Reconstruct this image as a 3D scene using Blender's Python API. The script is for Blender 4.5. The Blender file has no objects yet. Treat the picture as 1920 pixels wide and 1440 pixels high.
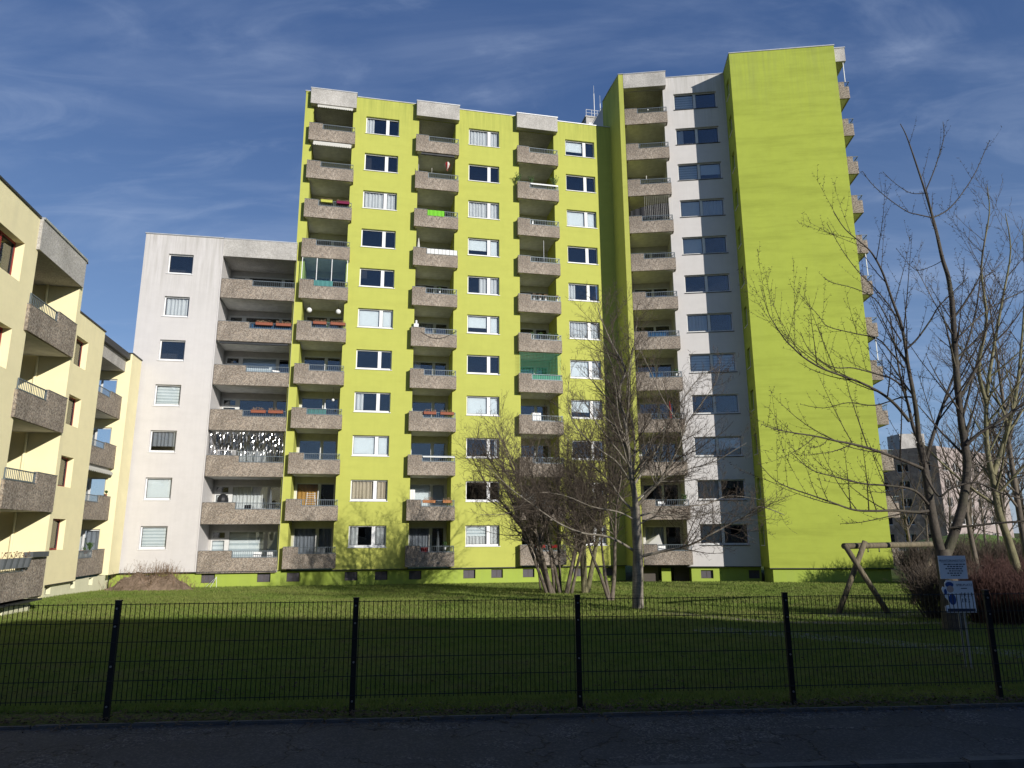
import bpy, math, random
import numpy as np
from mathutils import Vector, Matrix
random.seed(7)
S = bpy.context.scene
COL = S.collection
R = math.radians

# ------------------------------------------------------------------ camera, world, sun, exposure
FOC, PITCH, ROLL = 1307.4, R(12.0793), R(-0.29446)
cam_d = bpy.data.cameras.new('camera')
cam = bpy.data.objects.new('camera', cam_d); COL.objects.link(cam)
cam_d.sensor_fit = 'HORIZONTAL'; cam_d.sensor_width = 36.0
cam_d.lens = 36.0 * FOC / 1920.0
cam_d.clip_start = 0.1; cam_d.clip_end = 3000
cam.matrix_world = Matrix.Rotation(math.pi / 2 + PITCH, 4, 'X') @ Matrix.Rotation(ROLL, 4, 'Z')
S.camera = cam

SUN = Vector((0.640, -0.769, 0.302)).normalized()
SUN_EL = math.asin(SUN.z); SUN_AZ = math.atan2(SUN.x, SUN.y)
w = bpy.data.worlds.new('World'); S.world = w; w.use_nodes = True
nt = w.node_tree; nt.nodes.clear()
def wn(t, **k):
    n = nt.nodes.new(t)
    for a, b in k.items(): setattr(n, a, b)
    return n
wo = wn('ShaderNodeOutputWorld'); bg = wn('ShaderNodeBackground'); bg.inputs[1].default_value = 0.074
sky = wn('ShaderNodeTexSky', sky_type='NISHITA', sun_disc=False)
sky.sun_elevation = SUN_EL; sky.sun_rotation = SUN_AZ
sky.altitude = 0; sky.air_density = 1.0; sky.dust_density = 0.0; sky.ozone_density = 3.0
tc = wn('ShaderNodeTexCoord'); sx = wn('ShaderNodeSeparateXYZ'); nt.links.new(tc.outputs['Generated'], sx.inputs[0])
mz = wn('ShaderNodeMath', operation='ADD'); nt.links.new(sx.outputs[2], mz.inputs[0]); mz.inputs[1].default_value = 0.12
mzz = wn('ShaderNodeMath', operation='MAXIMUM'); nt.links.new(mz.outputs[0], mzz.inputs[0]); mzz.inputs[1].default_value = 0.05
dx = wn('ShaderNodeMath', operation='DIVIDE'); nt.links.new(sx.outputs[0], dx.inputs[0]); nt.links.new(mzz.outputs[0], dx.inputs[1])
dy = wn('ShaderNodeMath', operation='DIVIDE'); nt.links.new(sx.outputs[1], dy.inputs[0]); nt.links.new(mzz.outputs[0], dy.inputs[1])
cx = wn('ShaderNodeCombineXYZ'); nt.links.new(dx.outputs[0], cx.inputs[0]); nt.links.new(dy.outputs[0], cx.inputs[1])
def cloud_layer(rot, scl, lo, hi, detail, dist, seed):
    m = wn('ShaderNodeMapping'); m.inputs['Rotation'].default_value = (0, 0, R(rot)); m.inputs['Scale'].default_value = scl
    m.inputs['Location'].default_value = (seed, seed * .7, 0)
    nt.links.new(cx.outputs[0], m.inputs[0])
    n = wn('ShaderNodeTexNoise'); n.inputs['Scale'].default_value = 1; n.inputs['Detail'].default_value = detail
    n.inputs['Roughness'].default_value = 0.58; n.inputs['Distortion'].default_value = dist
    nt.links.new(m.outputs[0], n.inputs['Vector'])
    r = wn('ShaderNodeMapRange', interpolation_type='SMOOTHSTEP'); r.inputs[1].default_value = lo; r.inputs[2].default_value = hi
    nt.links.new(n.outputs[0], r.inputs[0]); return r.outputs[0]
c1 = cloud_layer(38, (0.8, 2.0, 1), 0.46, 0.84, 10, 1.1, 5.2)
c2 = cloud_layer(55, (2.6, 6.5, 1), 0.47, 0.76, 12, 0.9, 8.3)
ma = wn('ShaderNodeMath', operation='MULTIPLY_ADD'); nt.links.new(c2, ma.inputs[0]); ma.inputs[1].default_value = 0.55; nt.links.new(c1, ma.inputs[2])
mb_ = wn('ShaderNodeMath', operation='MULTIPLY'); nt.links.new(ma.outputs[0], mb_.inputs[0]); mb_.inputs[1].default_value = 0.30
tint = wn('ShaderNodeMixRGB', blend_type='MULTIPLY'); tint.inputs[0].default_value = 1; nt.links.new(sky.outputs[0], tint.inputs[1])
tint.inputs[2].default_value = (0.97, 0.96, 1.12, 1)
blue = wn('ShaderNodeMixRGB'); blue.inputs[0].default_value = 0.42; nt.links.new(tint.outputs[0], blue.inputs[1]); 
el = wn('ShaderNodeMapRange', interpolation_type='SMOOTHSTEP'); nt.links.new(sx.outputs[2], el.inputs[0]); el.inputs[1].default_value = 0.0; el.inputs[2].default_value = 0.62
hz = wn('ShaderNodeMixRGB'); nt.links.new(el.outputs[0], hz.inputs[0]); hz.inputs[1].default_value = (4.2, 6.6, 10.4, 1); hz.inputs[2].default_value = (0.95, 2.1, 5.3, 1); nt.links.new(hz.outputs[0], blue.inputs[2])
mc = wn('ShaderNodeMixRGB'); nt.links.new(mb_.outputs[0], mc.inputs[0]); nt.links.new(blue.outputs[0], mc.inputs[1]); mc.inputs[2].default_value = (6.6, 7.9, 10.5, 1)
nt.links.new(mc.outputs[0], bg.inputs[0]); nt.links.new(bg.outputs[0], wo.inputs[0])

sun_d = bpy.data.lights.new('sun', 'SUN'); sun_d.energy = 5.0; sun_d.angle = R(0.5); sun_d.color = (1.0, 0.955, 0.89)
sun = bpy.data.objects.new('sun', sun_d); COL.objects.link(sun)
sun.rotation_euler = SUN.to_track_quat('Z', 'Y').to_euler(); sun.location = SUN * 60
vs = S.view_settings; vs.view_transform = 'Standard'; vs.look = 'None'; vs.gamma = 1; vs.use_curve_mapping = False; vs.exposure = 0.08
S.cycles.max_bounces = 8; S.cycles.diffuse_bounces = 2; S.cycles.transparent_max_bounces = 12; S.cycles.sample_clamp_indirect = 4.0

# ------------------------------------------------------------------ helpers
def at(u, v, Y):
    """a world point seen at picture position u,v at world depth Y"""
    X2 = (u - 960) / FOC; Z2 = -(v - 720) / FOC
    cr, sr = math.cos(ROLL), math.sin(ROLL)
    X = X2 * cr - Z2 * sr; Z = X2 * sr + Z2 * cr
    c, s = math.cos(PITCH), math.sin(PITCH)
    r = Vector((X, c - Z * s, s + Z * c)); return r * (Y / r.y)

def link(name, data, parent=None):
    o = bpy.data.objects.new(name, data); COL.objects.link(o)
    if parent is not None: o.parent = parent
    return o
def tag(o, label=None, cat=None, group=None, kind=None):
    if label: o['label'] = label
    if cat: o['category'] = cat
    if group: o['group'] = group
    if kind: o['kind'] = kind
    return o
def empty(name, loc=(0, 0, 0), rz=0, label=None, cat=None, group=None):
    o = link(name, None); o.location = loc; o.rotation_euler = (0, 0, rz); o.empty_display_size = .3
    return tag(o, label, cat, group)
def copy_tree(o, parent=None, loc=None):
    c = o.copy(); COL.objects.link(c); c.parent = parent
    if loc is not None: c.location = loc
    for ch in list(o.children): copy_tree(ch, c)
    return c

class MB:
    def __init__(s): s.v = []; s.f = []; s.m = []
    def quad(s, a, b, c, d, m=0):
        n = len(s.v); s.v += [tuple(a), tuple(b), tuple(c), tuple(d)]; s.f.append((n, n+1, n+2, n+3)); s.m.append(m)
    def poly(s, pts, m=0):
        n = len(s.v); s.v += [tuple(p) for p in pts]; s.f.append(tuple(range(n, n+len(pts)))); s.m.append(m)
    def box(s, x0, x1, y0, y1, z0, z1, m=0):
        n = len(s.v)
        s.v += [(x0,y0,z0),(x1,y0,z0),(x1,y1,z0),(x0,y1,z0),(x0,y0,z1),(x1,y0,z1),(x1,y1,z1),(x0,y1,z1)]
        for q in ((0,3,2,1),(4,5,6,7),(0,1,5,4),(1,2,6,5),(2,3,7,6),(3,0,4,7)):
            s.f.append(tuple(n+i for i in q)); s.m.append(m)
    def bar(s, a, b, r, k=4, r2=None, m=0, cap=True):
        a = Vector(a); b = Vector(b); d = (b-a)
        if d.length < 1e-6: return
        d.normalize(); u = d.orthogonal().normalized(); w_ = d.cross(u); r2 = r if r2 is None else r2
        n = len(s.v)
        for P, rr in ((a, r), (b, r2)):
            for i in range(k):
                t = 2*math.pi*(i+.5)/k; s.v.append(tuple(P + (u*math.cos(t) + w_*math.sin(t))*rr))
        for i in range(k):
            j = (i+1) % k; s.f.append((n+i, n+j, n+k+j, n+k+i)); s.m.append(m)
        if cap:
            s.f.append(tuple(n+i for i in reversed(range(k)))); s.f.append(tuple(n+k+i for i in range(k))); s.m += [m, m]
    def ball(s, c, r, seg=8, rings=6, m=0, sc=(1,1,1)):
        n = len(s.v); c = Vector(c)
        for i in range(rings+1):
            a = math.pi*i/rings
            for j in range(seg):
                t = 2*math.pi*j/seg
                s.v.append((c.x+r*sc[0]*math.sin(a)*math.cos(t), c.y+r*sc[1]*math.sin(a)*math.sin(t), c.z+r*sc[2]*math.cos(a)))
        for i in range(rings):
            for j in range(seg):
                k = (j+1) % seg
                s.f.append((n+i*seg+j, n+(i+1)*seg+j, n+(i+1)*seg+k, n+i*seg+k)); s.m.append(m)
    def mesh(s, name, mats):
        me = bpy.data.meshes.new(name); me.from_pydata(s.v, [], s.f)
        for m in (mats if isinstance(mats, (list, tuple)) else [mats]): me.materials.append(m)
        me.polygons.foreach_set('material_index', s.m); me.update(); return me
    def build(s, name, mats, parent=None, loc=None):
        o = link(name, s.mesh(name, mats), parent)
        if loc is not None: o.location = loc
        return o

# ------------------------------------------------------------------ materials
class NT:
    def __init__(s, name):
        s.m = bpy.data.materials.new(name); s.m.use_nodes = True; s.t = s.m.node_tree; s.t.nodes.clear()
        s.out = s.t.nodes.new('ShaderNodeOutputMaterial')
    def n(s, t, ins=None, **k):
        n = s.t.nodes.new(t)
        for a, b in k.items(): setattr(n, a, b)
        for a, b in (ins or {}).items():
            if hasattr(b, 'is_linked') or hasattr(b, 'links'): s.t.links.new(b, n.inputs[a])
            else: n.inputs[a].default_value = b
        return n
    def coord(s, scale=(1, 1, 1), src='Object', loc=(0, 0, 0)):
        tc = s.n('ShaderNodeTexCoord'); return s.n('ShaderNodeMapping', {'Vector': tc.outputs[src], 'Scale': scale, 'Location': loc}).outputs[0]
    def noise(s, scale, vec, detail=4, rough=.55, dist=0):
        return s.n('ShaderNodeTexNoise', {'Vector': vec, 'Scale': scale, 'Detail': detail, 'Roughness': rough, 'Distortion': dist}).outputs[0]
    def rng(s, v, a, b, c=0., d=1.): return s.n('ShaderNodeMapRange', {0: v, 1: a, 2: b, 3: c, 4: d}).outputs[0]
    def mix(s, f, a, b, mode='MIX'): return s.n('ShaderNodeMixRGB', {0: f, 1: a, 2: b}, blend_type=mode).outputs[0]
    def math(s, op, a, b): return s.n('ShaderNodeMath', {0: a, 1: b}, operation=op).outputs[0]
    def bump(s, h, strength=.3, dist=.01): return s.n('ShaderNodeBump', {'Height': h, 'Strength': strength, 'Distance': dist}).outputs[0]
    def finish(s, color, rough=.8, bump=None, metal=0., spec=.3, **kw):
        b = s.n('ShaderNodeBsdfPrincipled', {'Base Color': color, 'Roughness': rough, 'Metallic': metal, 'Specular IOR Level': spec})
        for a, c in kw.items(): b.inputs[a].default_value = c
        if bump is not None: s.t.links.new(bump, b.inputs['Normal'])
        s.t.links.new(b.outputs[0], s.out.inputs[0]); return s.m
def C(*a): return (a[0], a[1], a[2], 1)

def mk_paint(name, col, streak=.35, band=.12, dirt=(.30, .32, .22), top=None, blot=.12):
    """rendered facade paint with rain streaks, faint lift bands and algae bloom under the roof edge"""
    q = NT(name)
    o = q.coord()
    big = q.rng(q.noise(.22, o, 4, .6), .3, .72)
    fine = q.noise(9, o, 5, .7)
    st = q.rng(q.noise(1, q.coord((2.6, 2.6, .16)), 6, .65), .42, .66)
    st2 = q.rng(q.noise(1, q.coord((7, 7, .35), loc=(4, 2, 9)), 5, .6), .46, .68)
    mo = q.rng(q.noise(1.4, q.coord((1, 1, 1.3), loc=(3, 8, 1)), 8, .68), .42, .66)
    bd = q.rng(q.noise(1, q.coord((.22, .22, 1.9)), 5, .62), .46, .70)
    c = q.mix(q.math('MULTIPLY', big, blot), C(*col), C(*[x*.72 for x in col]))
    if top:
        z = q.n('ShaderNodeSeparateXYZ', {0: q.coord()}).outputs[2]
        edge = q.rng(z, top[0]-top[1], top[0], .10, 1.)
    else: edge = .35
    c = q.mix(q.math('MULTIPLY', q.math('MULTIPLY', st, edge), streak), c, C(*dirt))
    c = q.mix(q.math('MULTIPLY', q.math('MULTIPLY', st2, edge), streak*.8), c, C(*[x*.9 for x in dirt]))
    c = q.mix(q.math('MULTIPLY', mo, .10+blot*.9), c, C(*[x*.74 for x in col]))
    c = q.mix(q.math('MULTIPLY', bd, band), c, C(*[x*.62 for x in col]))
    c = q.mix(q.math('MULTIPLY', q.rng(fine, .35, .7), .10), c, C(*[x*.8 for x in col]))
    return q.finish(c, .93, q.bump(q.noise(55, o, 4, .7), .35, .01), spec=.15)
def mk_exposed(name, cols, scale=13, stain=.4):
    q = NT(name); o = q.coord()
    v = q.n('ShaderNodeTexVoronoi', {'Vector': o, 'Scale': scale})
    sep = q.n('ShaderNodeSeparateColor', {0: v.outputs['Color']}).outputs[0]
    ramp = q.n('ShaderNodeValToRGB', {0: sep}); r = ramp.color_ramp; r.interpolation = 'CONSTANT'
    while len(r.elements) < len(cols): r.elements.new(.5)
    for i, c in enumerate(cols): r.elements[i].position = i/len(cols); r.elements[i].color = C(*c)
    n2 = q.noise(scale*1.9, o, 3, .7)
    c = q.mix(q.rng(n2, .46, .60, 0, .12), ramp.outputs[0], C(*cols[0]))
    st = q.rng(q.noise(1, q.coord((2.2, 2.2, .35), src='Object'), 5, .6), .45, .8)
    c = q.mix(q.math('MULTIPLY', st, stain), c, C(.10, .085, .07))
    big = q.rng(q.noise(.8, o, 3), .35, .7, .82, 1.12)
    c = q.mix(1., c, q.n('ShaderNodeCombineColor', {0: big, 1: big, 2: big}).outputs[0], 'MULTIPLY')
    return q.finish(c, .95, q.bump(v.outputs['Distance'], .6, .012), spec=.15)
def mk_plain(name, col, rough=.7, var=.12, scale=8, metal=0., bump=.15, spec=.3, **kw):
    q = NT(name); o = q.coord(); n = q.noise(scale, o, 5, .6)
    c = q.mix(q.rng(n, .3, .75, 0, 1), C(*col), C(*[x*(1-var*2) for x in col]))
    return q.finish(c, rough, q.bump(q.noise(scale*6, o, 3), bump, .004) if bump else None, metal, spec, **kw)
def mk_cloth(name, col, var=.15):
    q = NT(name); o = q.coord(); n = q.noise(14, q.coord((1, 1, .2)), 4)
    c = q.mix(q.rng(n, .3, .7, 0, var), C(*col), C(*[x*.5 for x in col]))
    d = q.n('ShaderNodeBsdfDiffuse', {0: c}); t = q.n('ShaderNodeBsdfTranslucent', {0: c})
    m = q.n('ShaderNodeMixShader', {0: .22, 1: d.outputs[0], 2: t.outputs[0]}); q.t.links.new(m.outputs[0], q.out.inputs[0]); return q.m
def mk_glass(name, tint, refl=.10, wob=.0012):
    q = NT(name); o = q.coord()
    tr = q.n('ShaderNodeBsdfTransparent', {0: C(*tint)})
    nb = q.bump(q.noise(.9, o, 2), .25, wob*12)
    gl = q.n('ShaderNodeBsdfGlossy', {0: C(.92, .95, 1), 'Roughness': .015, 'Normal': nb})
    fr = q.n('ShaderNodeFresnel', {0: 1.5})
    f = q.math('ADD', q.math('MULTIPLY', fr.outputs[0], .95), refl)
    m = q.n('ShaderNodeMixShader', {0: f, 1: tr.outputs[0], 2: gl.outputs[0]}); q.t.links.new(m.outputs[0], q.out.inputs[0]); return q.m
def mk_bark(name, a, b, ring=.35, moss=.2):
    q = NT(name); o = q.coord(src='Object')
    n = q.rng(q.noise(6, q.coord((1, 1, .5)), 6, .65), .38, .68)
    rg = q.rng(q.noise(1, q.coord((2.5, 2.5, 26)), 3, .6), .52, .62)
    c = q.mix(n, C(*a), C(*b)); c = q.mix(q.math('MULTIPLY', rg, ring), c, C(*[x*.35 for x in a]))
    c = q.mix(q.math('MULTIPLY', q.rng(q.noise(2.2, o, 4), .5, .7), moss), c, C(.10, .115, .035))
    return q.finish(c, .8, q.bump(q.noise(1, q.coord((18, 18, 9)), 5, .7), .8, .02), spec=.35)

M = {}
M['green'] = mk_paint('green_facade_paint', (.45, .465, .105), .55, .14, (.26, .30, .07), top=(32.2, 3.2))
M['green_tower'] = mk_paint('green_tower_paint', (.365, .425, .066), .60, .50, (.27, .31, .09), top=(35.0, 5.5), blot=.2)
M['white'] = mk_paint('white_facade_paint', (.575, .55, .53), .60, .10, (.34, .33, .28), top=(35.1, 4.5))
M['white_low'] = mk_paint('white_wing_paint', (.575, .55, .53), .70, .10, (.36, .34, .30), top=(21.2, 5.5))
M['yellow'] = mk_paint('yellow_facade_paint', (.86, .77, .47), .2, .08, (.5, .48, .33), top=(13.2, 2.0))
M['green_plinth'] = mk_paint('green_plinth_paint', (.33, .42, .07), .8, .12, (.30, .37, .10))
M['yellow_plinth'] = mk_paint('yellow_plinth_paint', (.74, .72, .50), .5, .12, (.42, .42, .26))
M['loggia_green'] = mk_plain('loggia_render_olive', (.66, .64, .48), .95, .1, 3)
M['loggia_white'] = mk_plain('loggia_render_offwhite', (.50, .48, .45), .95, .1, 3)
M['loggia_yellow'] = mk_plain('loggia_render_cream', (.84, .76, .46), .95, .08, 3)
M['soffit'] = mk_plain('slab_underside_paint', (.76, .74, .68), .95, .14, 2.5)
M['exposed'] = mk_exposed('exposed_aggregate_concrete', [(.16,.135,.11),(.34,.295,.24),(.22,.185,.15),(.40,.35,.29),(.26,.22,.18),(.30,.25,.205),(.185,.155,.125),(.33,.265,.20)], 24, .42)
M['hood'] = mk_exposed('pale_aggregate_concrete', [(.36,.34,.31),(.46,.44,.40),(.40,.38,.35),(.50,.48,.45),(.43,.41,.38)], 24, .15)
M['coping'] = mk_plain('roof_edge_sheet_metal', (.55, .56, .56), .4, .15, 2, .5)
M['darkmetal'] = mk_plain('dark_sheet_metal', (.05, .052, .055), .5, .2, 6, .3)
M['rail'] = mk_plain('grey_painted_steel', (.16, .19, .21), .5, .15, 9, .3)
M['frame'] = mk_plain('white_window_plastic', (.78, .78, .77), .45, .05, 5, bump=0)
M['frame_grey'] = mk_plain('greyish_window_frame', (.62, .62, .60), .5, .08, 5, bump=0)
M['frame_red'] = mk_plain('red_window_frame', (.30, .030, .030), .5, .15, 5, bump=0)
M['seal'] = mk_plain('dark_rubber_seal', (.03, .03, .032), .7, .1, 8, bump=0)
M['glass'] = mk_glass('window_glass', (.95, .97, .98), .035)
M['glass_clear'] = mk_glass('screen_glass', (.82, .9, .9), .02)
M['room'] = mk_plain('unlit_room_surfaces', (.028, .026, .025), .95, .2, 1.5)  # near-black: the darkness of unlit rooms is put into the colour
M['curtain'] = mk_cloth('white_net_curtain', (.70, .69, .66))
M['curtain_beige'] = mk_cloth('beige_curtain', (.60, .50, .36))
M['curtain_grey'] = mk_cloth('grey_curtain', (.27, .28, .30))
M['curtain_orange'] = mk_cloth('ochre_curtain', (.55, .30, .08))
M['blind'] = mk_plain('pale_window_blind', (.64, .66, .64), .8, .05, 4, bump=0)
M['blind_sheer'] = mk_plain('sheer_blind_strip', (.40, .44, .44), .8, .05, 4, bump=0)
M['cellar'] = mk_plain('cellar_grating', (.11, .10, .115), .7, .2, 30)
M['cellar_frame'] = mk_plain('cellar_frame', (.10, .085, .075), .7, .15, 12)
M['teal'] = mk_cloth('teal_cloth', (.10, .27, .26)); M['lime'] = mk_cloth('lime_cloth', (.22, .62, .06))
M['blue'] = mk_cloth('blue_sheet', (.03, .10, .22)); M['red'] = mk_cloth('red_cloth', (.34, .035, .03)); M['pink'] = mk_cloth('magenta_plastic', (.24, .04, .09))
M['awning'] = mk_cloth('pale_awning_cloth', (.70, .68, .62)); M['net'] = mk_cloth('green_net', (.10, .40, .26))
M['terracotta'] = mk_plain('terracotta_plastic', (.28, .09, .05), .7, .1, 10); M['orange'] = mk_plain('orange_plastic', (.42, .17, .06), .6, .1, 10)
M['yellowp'] = mk_plain('yellow_plastic', (.50, .50, .08), .6, .1, 10)
M['whitep'] = mk_plain('white_plastic', (.75, .75, .73), .5, .06, 10); M['black'] = mk_plain('black_plastic', (.02, .02, .022), .5, .1, 10)
M['greyp'] = mk_plain('slate_planter_plastic', (.10, .11, .115), .6, .1, 10)
M['leafgreen'] = mk_plain('houseplant_leaf', (.06, .12, .03), .6, .3, 20); M['leafdry'] = mk_plain('dry_plant_stems', (.30, .20, .12), .8, .3, 20)
M['grille'] = mk_plain('pale_blue_plastic', (.30, .42, .50), .6, .1, 10)
M['darkcloth'] = mk_cloth('black_cloth', (.05, .05, .055))
q = NT('crinkled_foil'); o_ = q.coord((3.2, 3.2, .9))
M['foil'] = q.finish(C(.55, .56, .6), .22, q.bump(q.noise(3.5, o_, 6, .7, 1.5), 1., .12), metal=.9)
q = NT('clear_crinkled_sheet'); f_ = q.math('ADD', q.math('MULTIPLY', q.n('ShaderNodeFresnel', {0: 1.5}).outputs[0], 1.4), .05)
mx_ = q.n('ShaderNodeMixShader', {0: f_, 1: q.n('ShaderNodeBsdfTransparent', {0: C(.8, .8, .82)}).outputs[0], 2: q.n('ShaderNodeBsdfGlossy', {0: C(1, 1, 1), 'Roughness': .15}).outputs[0]}); q.t.links.new(mx_.outputs[0], q.out.inputs[0]); M['foilclear'] = q.m
M['post'] = mk_plain('anthracite_powder_coat', (.014, .015, .017), .45, .2, 30, .2)
M['bolt'] = mk_plain('zinc_bolt', (.35, .35, .36), .4, .1, 30, .8)
M['galv'] = mk_plain('galvanised_tube', (.30, .31, .32), .45, .15, 12, .7)
M['signwhite'] = mk_plain('sign_white_sheet', (.66, .68, .70), .5, .05, 3, bump=0)
M['signink'] = mk_plain('sign_dark_print', (.03, .04, .07), .6, .05, 9, bump=0); M['signblue'] = mk_plain('sign_blue_print', (.03, .07, .22), .6, .1, 9, bump=0)
M['signskin'] = mk_plain('sign_skin_print', (.45, .33, .28), .6, .05, 9, bump=0)
M['bark_pale'] = mk_bark('smooth_pale_bark', (.27, .24, .19), (.12, .10, .078), .55, .15)
M['bark_mid'] = mk_bark('brown_ringed_bark', (.085, .07, .054), (.034, .028, .022), .5, .2)
M['bark_dark'] = mk_bark('dark_shrub_bark', (.17, .14, .105), (.075, .058, .042), .15, .15)
M['bark_olive'] = mk_bark('mossy_olive_bark', (.21, .19, .10), (.10, .09, .05), .2, .5)
M['twig'] = mk_plain('grey_brown_twigs', (.10, .077, .057), .8, .2, 5, bump=0)
M['twig_dark'] = mk_plain('dark_brown_twigs', (.055, .042, .032), .8, .2, 5, bump=0)
M['twig_red'] = mk_plain('reddish_hedge_twigs', (.085, .040, .032), .8, .25, 5, bump=0)
q = NT('weathered_round_timber'); n = q.rng(q.noise(1, q.coord((16, 16, 1.2)), 6, .6), .35, .7)
M['timber'] = q.finish(q.mix(n, C(.19, .155, .10), C(.075, .065, .038)), .85, q.bump(q.noise(1, q.coord((30, 30, 2)), 4), .6, .01))
# ground
q = NT('lawn_soil_and_turf'); o_ = q.coord()
g = q.mix(q.rng(q.noise(.30, o_, 5, .6), .36, .66), C(.11, .15, .035), C(.15, .16, .05))
g = q.mix(q.rng(q.noise(3.5, o_, 5, .7), .40, .66, 0, .75), g, C(.050, .080, .018))
g = q.mix(q.rng(q.noise(26, o_, 4, .7), .44, .66, 0, .8), g, C(.035, .050, .014))
g = q.mix(q.rng(q.noise(.9, q.coord(loc=(7, 3, 0)), 5, .7), .60, .72, 0, .55), g, C(.15, .115, .06))
M['lawn'] = q.finish(g, .95, q.bump(q.noise(22, o_, 5, .75), 1., .05), spec=.1)
q = NT('grass_blades'); o_ = q.coord()
g = q.mix(q.rng(q.noise(.30, o_, 5, .6), .36, .66), C(.17, .24, .050), C(.24, .27, .075))
g = q.mix(q.rng(q.noise(3.0, o_, 4, .7), .42, .66, 0, .7), g, C(.10, .165, .03))
g = q.mix(q.rng(q.noise(40, o_, 2), .52, .66, 0, .5), g, C(.26, .23, .11)); g = q.mix(q.rng(q.noise(.75, q.coord((1, 1.8, 1), loc=(7, 3, 0)), 6, .7), .54, .66, 0, .75), g, C(.22, .20, .09))
d = q.n('ShaderNodeBsdfDiffuse', {0: g}); t = q.n('ShaderNodeBsdfTranslucent', {0: g}); mm = q.n('ShaderNodeMixShader', {0: .3, 1: d.outputs[0], 2: t.outputs[0]})
q.t.links.new(mm.outputs[0], q.out.inputs[0]); M['blades'] = q.m
def mk_asphalt(name, a, worn):
    q = NT(name); o = q.coord()
    pat = q.rng(q.noise(.55, q.coord((1, 1.6, 1), loc=(1.3, 2.2, 0)), 5, .7, .6), .53, .57)
    v = q.n('ShaderNodeTexVoronoi', {'Vector': o, 'Scale': 60})
    ag = q.rng(q.n('ShaderNodeSeparateColor', {0: v.outputs['Color']}).outputs[0], .55, 1., 0, 1.)
    big = q.rng(q.noise(1.1, o, 5, .65), .3, .7, .75, 1.2)
    c = q.mix(q.math('MULTIPLY', ag, q.rng(pat, 0, 1, .30, .85)), C(*a), C(*worn))
    crk = q.n('ShaderNodeTexVoronoi', {'Vector': q.n('ShaderNodeVectorMath', {0: o, 1: q.n('ShaderNodeTexNoise', {'Vector': o, 'Scale': 2.2, 'Detail': 5}).outputs[1]}, operation='ADD').outputs[0], 'Scale': .55}, feature='DISTANCE_TO_EDGE').outputs[0]
    ck = q.rng(crk, .0, .008, 1, 0)
    c = q.mix(q.math('MULTIPLY', ck, .8), c, C(.008, .008, .009))
    c = q.mix(1., c, q.n('ShaderNodeCombineColor', {0: big, 1: big, 2: big}).outputs[0], 'MULTIPLY')
    h = q.math('SUBTRACT', q.math('MULTIPLY', v.outputs['Distance'], q.rng(pat, 0, 1, .25, 1.)), q.math('MULTIPLY', ck, 3.))
    return q.finish(c, .85, q.bump(h, .7, .012), spec=.3)
M['asphalt'] = mk_asphalt('sidewalk_asphalt', (.034, .035, .039), (.16, .155, .15))
M['road'] = mk_asphalt('road_asphalt', (.05, .05, .052), (.11, .11, .11))
M['kerb'] = mk_plain('worn_kerb_concrete', (.10, .098, .095), .9, .25, 4)
M['path'] = mk_plain('grey_gravel_path', (.22, .21, .20), .95, .25, 9, bump=.6)
M['sand'] = mk_plain('trodden_sandy_soil', (.34, .27, .18), .95, .25, 5, bump=.6)
q = NT('reddish_earth'); o_ = q.coord()
M['earth'] = q.finish(q.mix(q.rng(q.noise(2.2, o_, 6, .7), .38, .66), C(.30, .22, .16), C(.15, .11, .075)), .95, q.bump(q.noise(9, o_, 6, .75), 1., .12), spec=.1)
M['deadleaf'] = mk_plain('dead_leaves', (.11, .075, .045), .9, .35, 30, bump=0)
M['farbuild'] = mk_paint('far_block_pale_paint', (.36, .30, .28), .2, .1); M['farshade'] = mk_exposed('far_block_brown_cladding', [(.42,.29,.22),(.48,.34,.26),(.34,.24,.19)], 2, .2)
M['rooftile'] = mk_plain('brown_roof_tiles', (.12, .06, .045), .85, .2, 4); M['housewall'] = mk_paint('street_house_render', (.30, .28, .25), .2, .1)
M['hillgrass'] = mk_plain('green_bank_grass', (.15, .24, .05), .95, .2, 1.5)  # plain green of the far bank, varied by noise
M['carpaint'] = mk_plain('white_car_paint', (.6, .6, .62), .3, .05, 3, bump=0, spec=.5); M['carpaint_dark'] = mk_plain('dark_car_paint', (.03, .035, .045), .3, .05, 3, bump=0, spec=.5)
M['tyre'] = mk_plain('tyre_rubber', (.02, .02, .02), .85, .1, 20)

# ------------------------------------------------------------------ building frames:  x = along facade, y = -outward, z = world z + 3
BZ = -3.0
FR = {'A': ((0, 44.9977), 12.167), 'B': ((12, 44.5516), -6.502), 'W': ((-20, 40.6168), 10.545), 'D': (None, 102.0)}
_a = R(10.545); FR['D'] = ((-20 - 1.95*math.cos(_a), 40.6168 - 1.95*math.sin(_a)), 102.0)
def frame_pt(F, s, d, z=0.):
    (bx, by), a = FR[F]; a = R(a)
    return Vector((bx + s*math.cos(a) + d*math.sin(a), by + s*math.sin(a) - d*math.cos(a), z))
Z = lambda z: z - BZ

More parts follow.
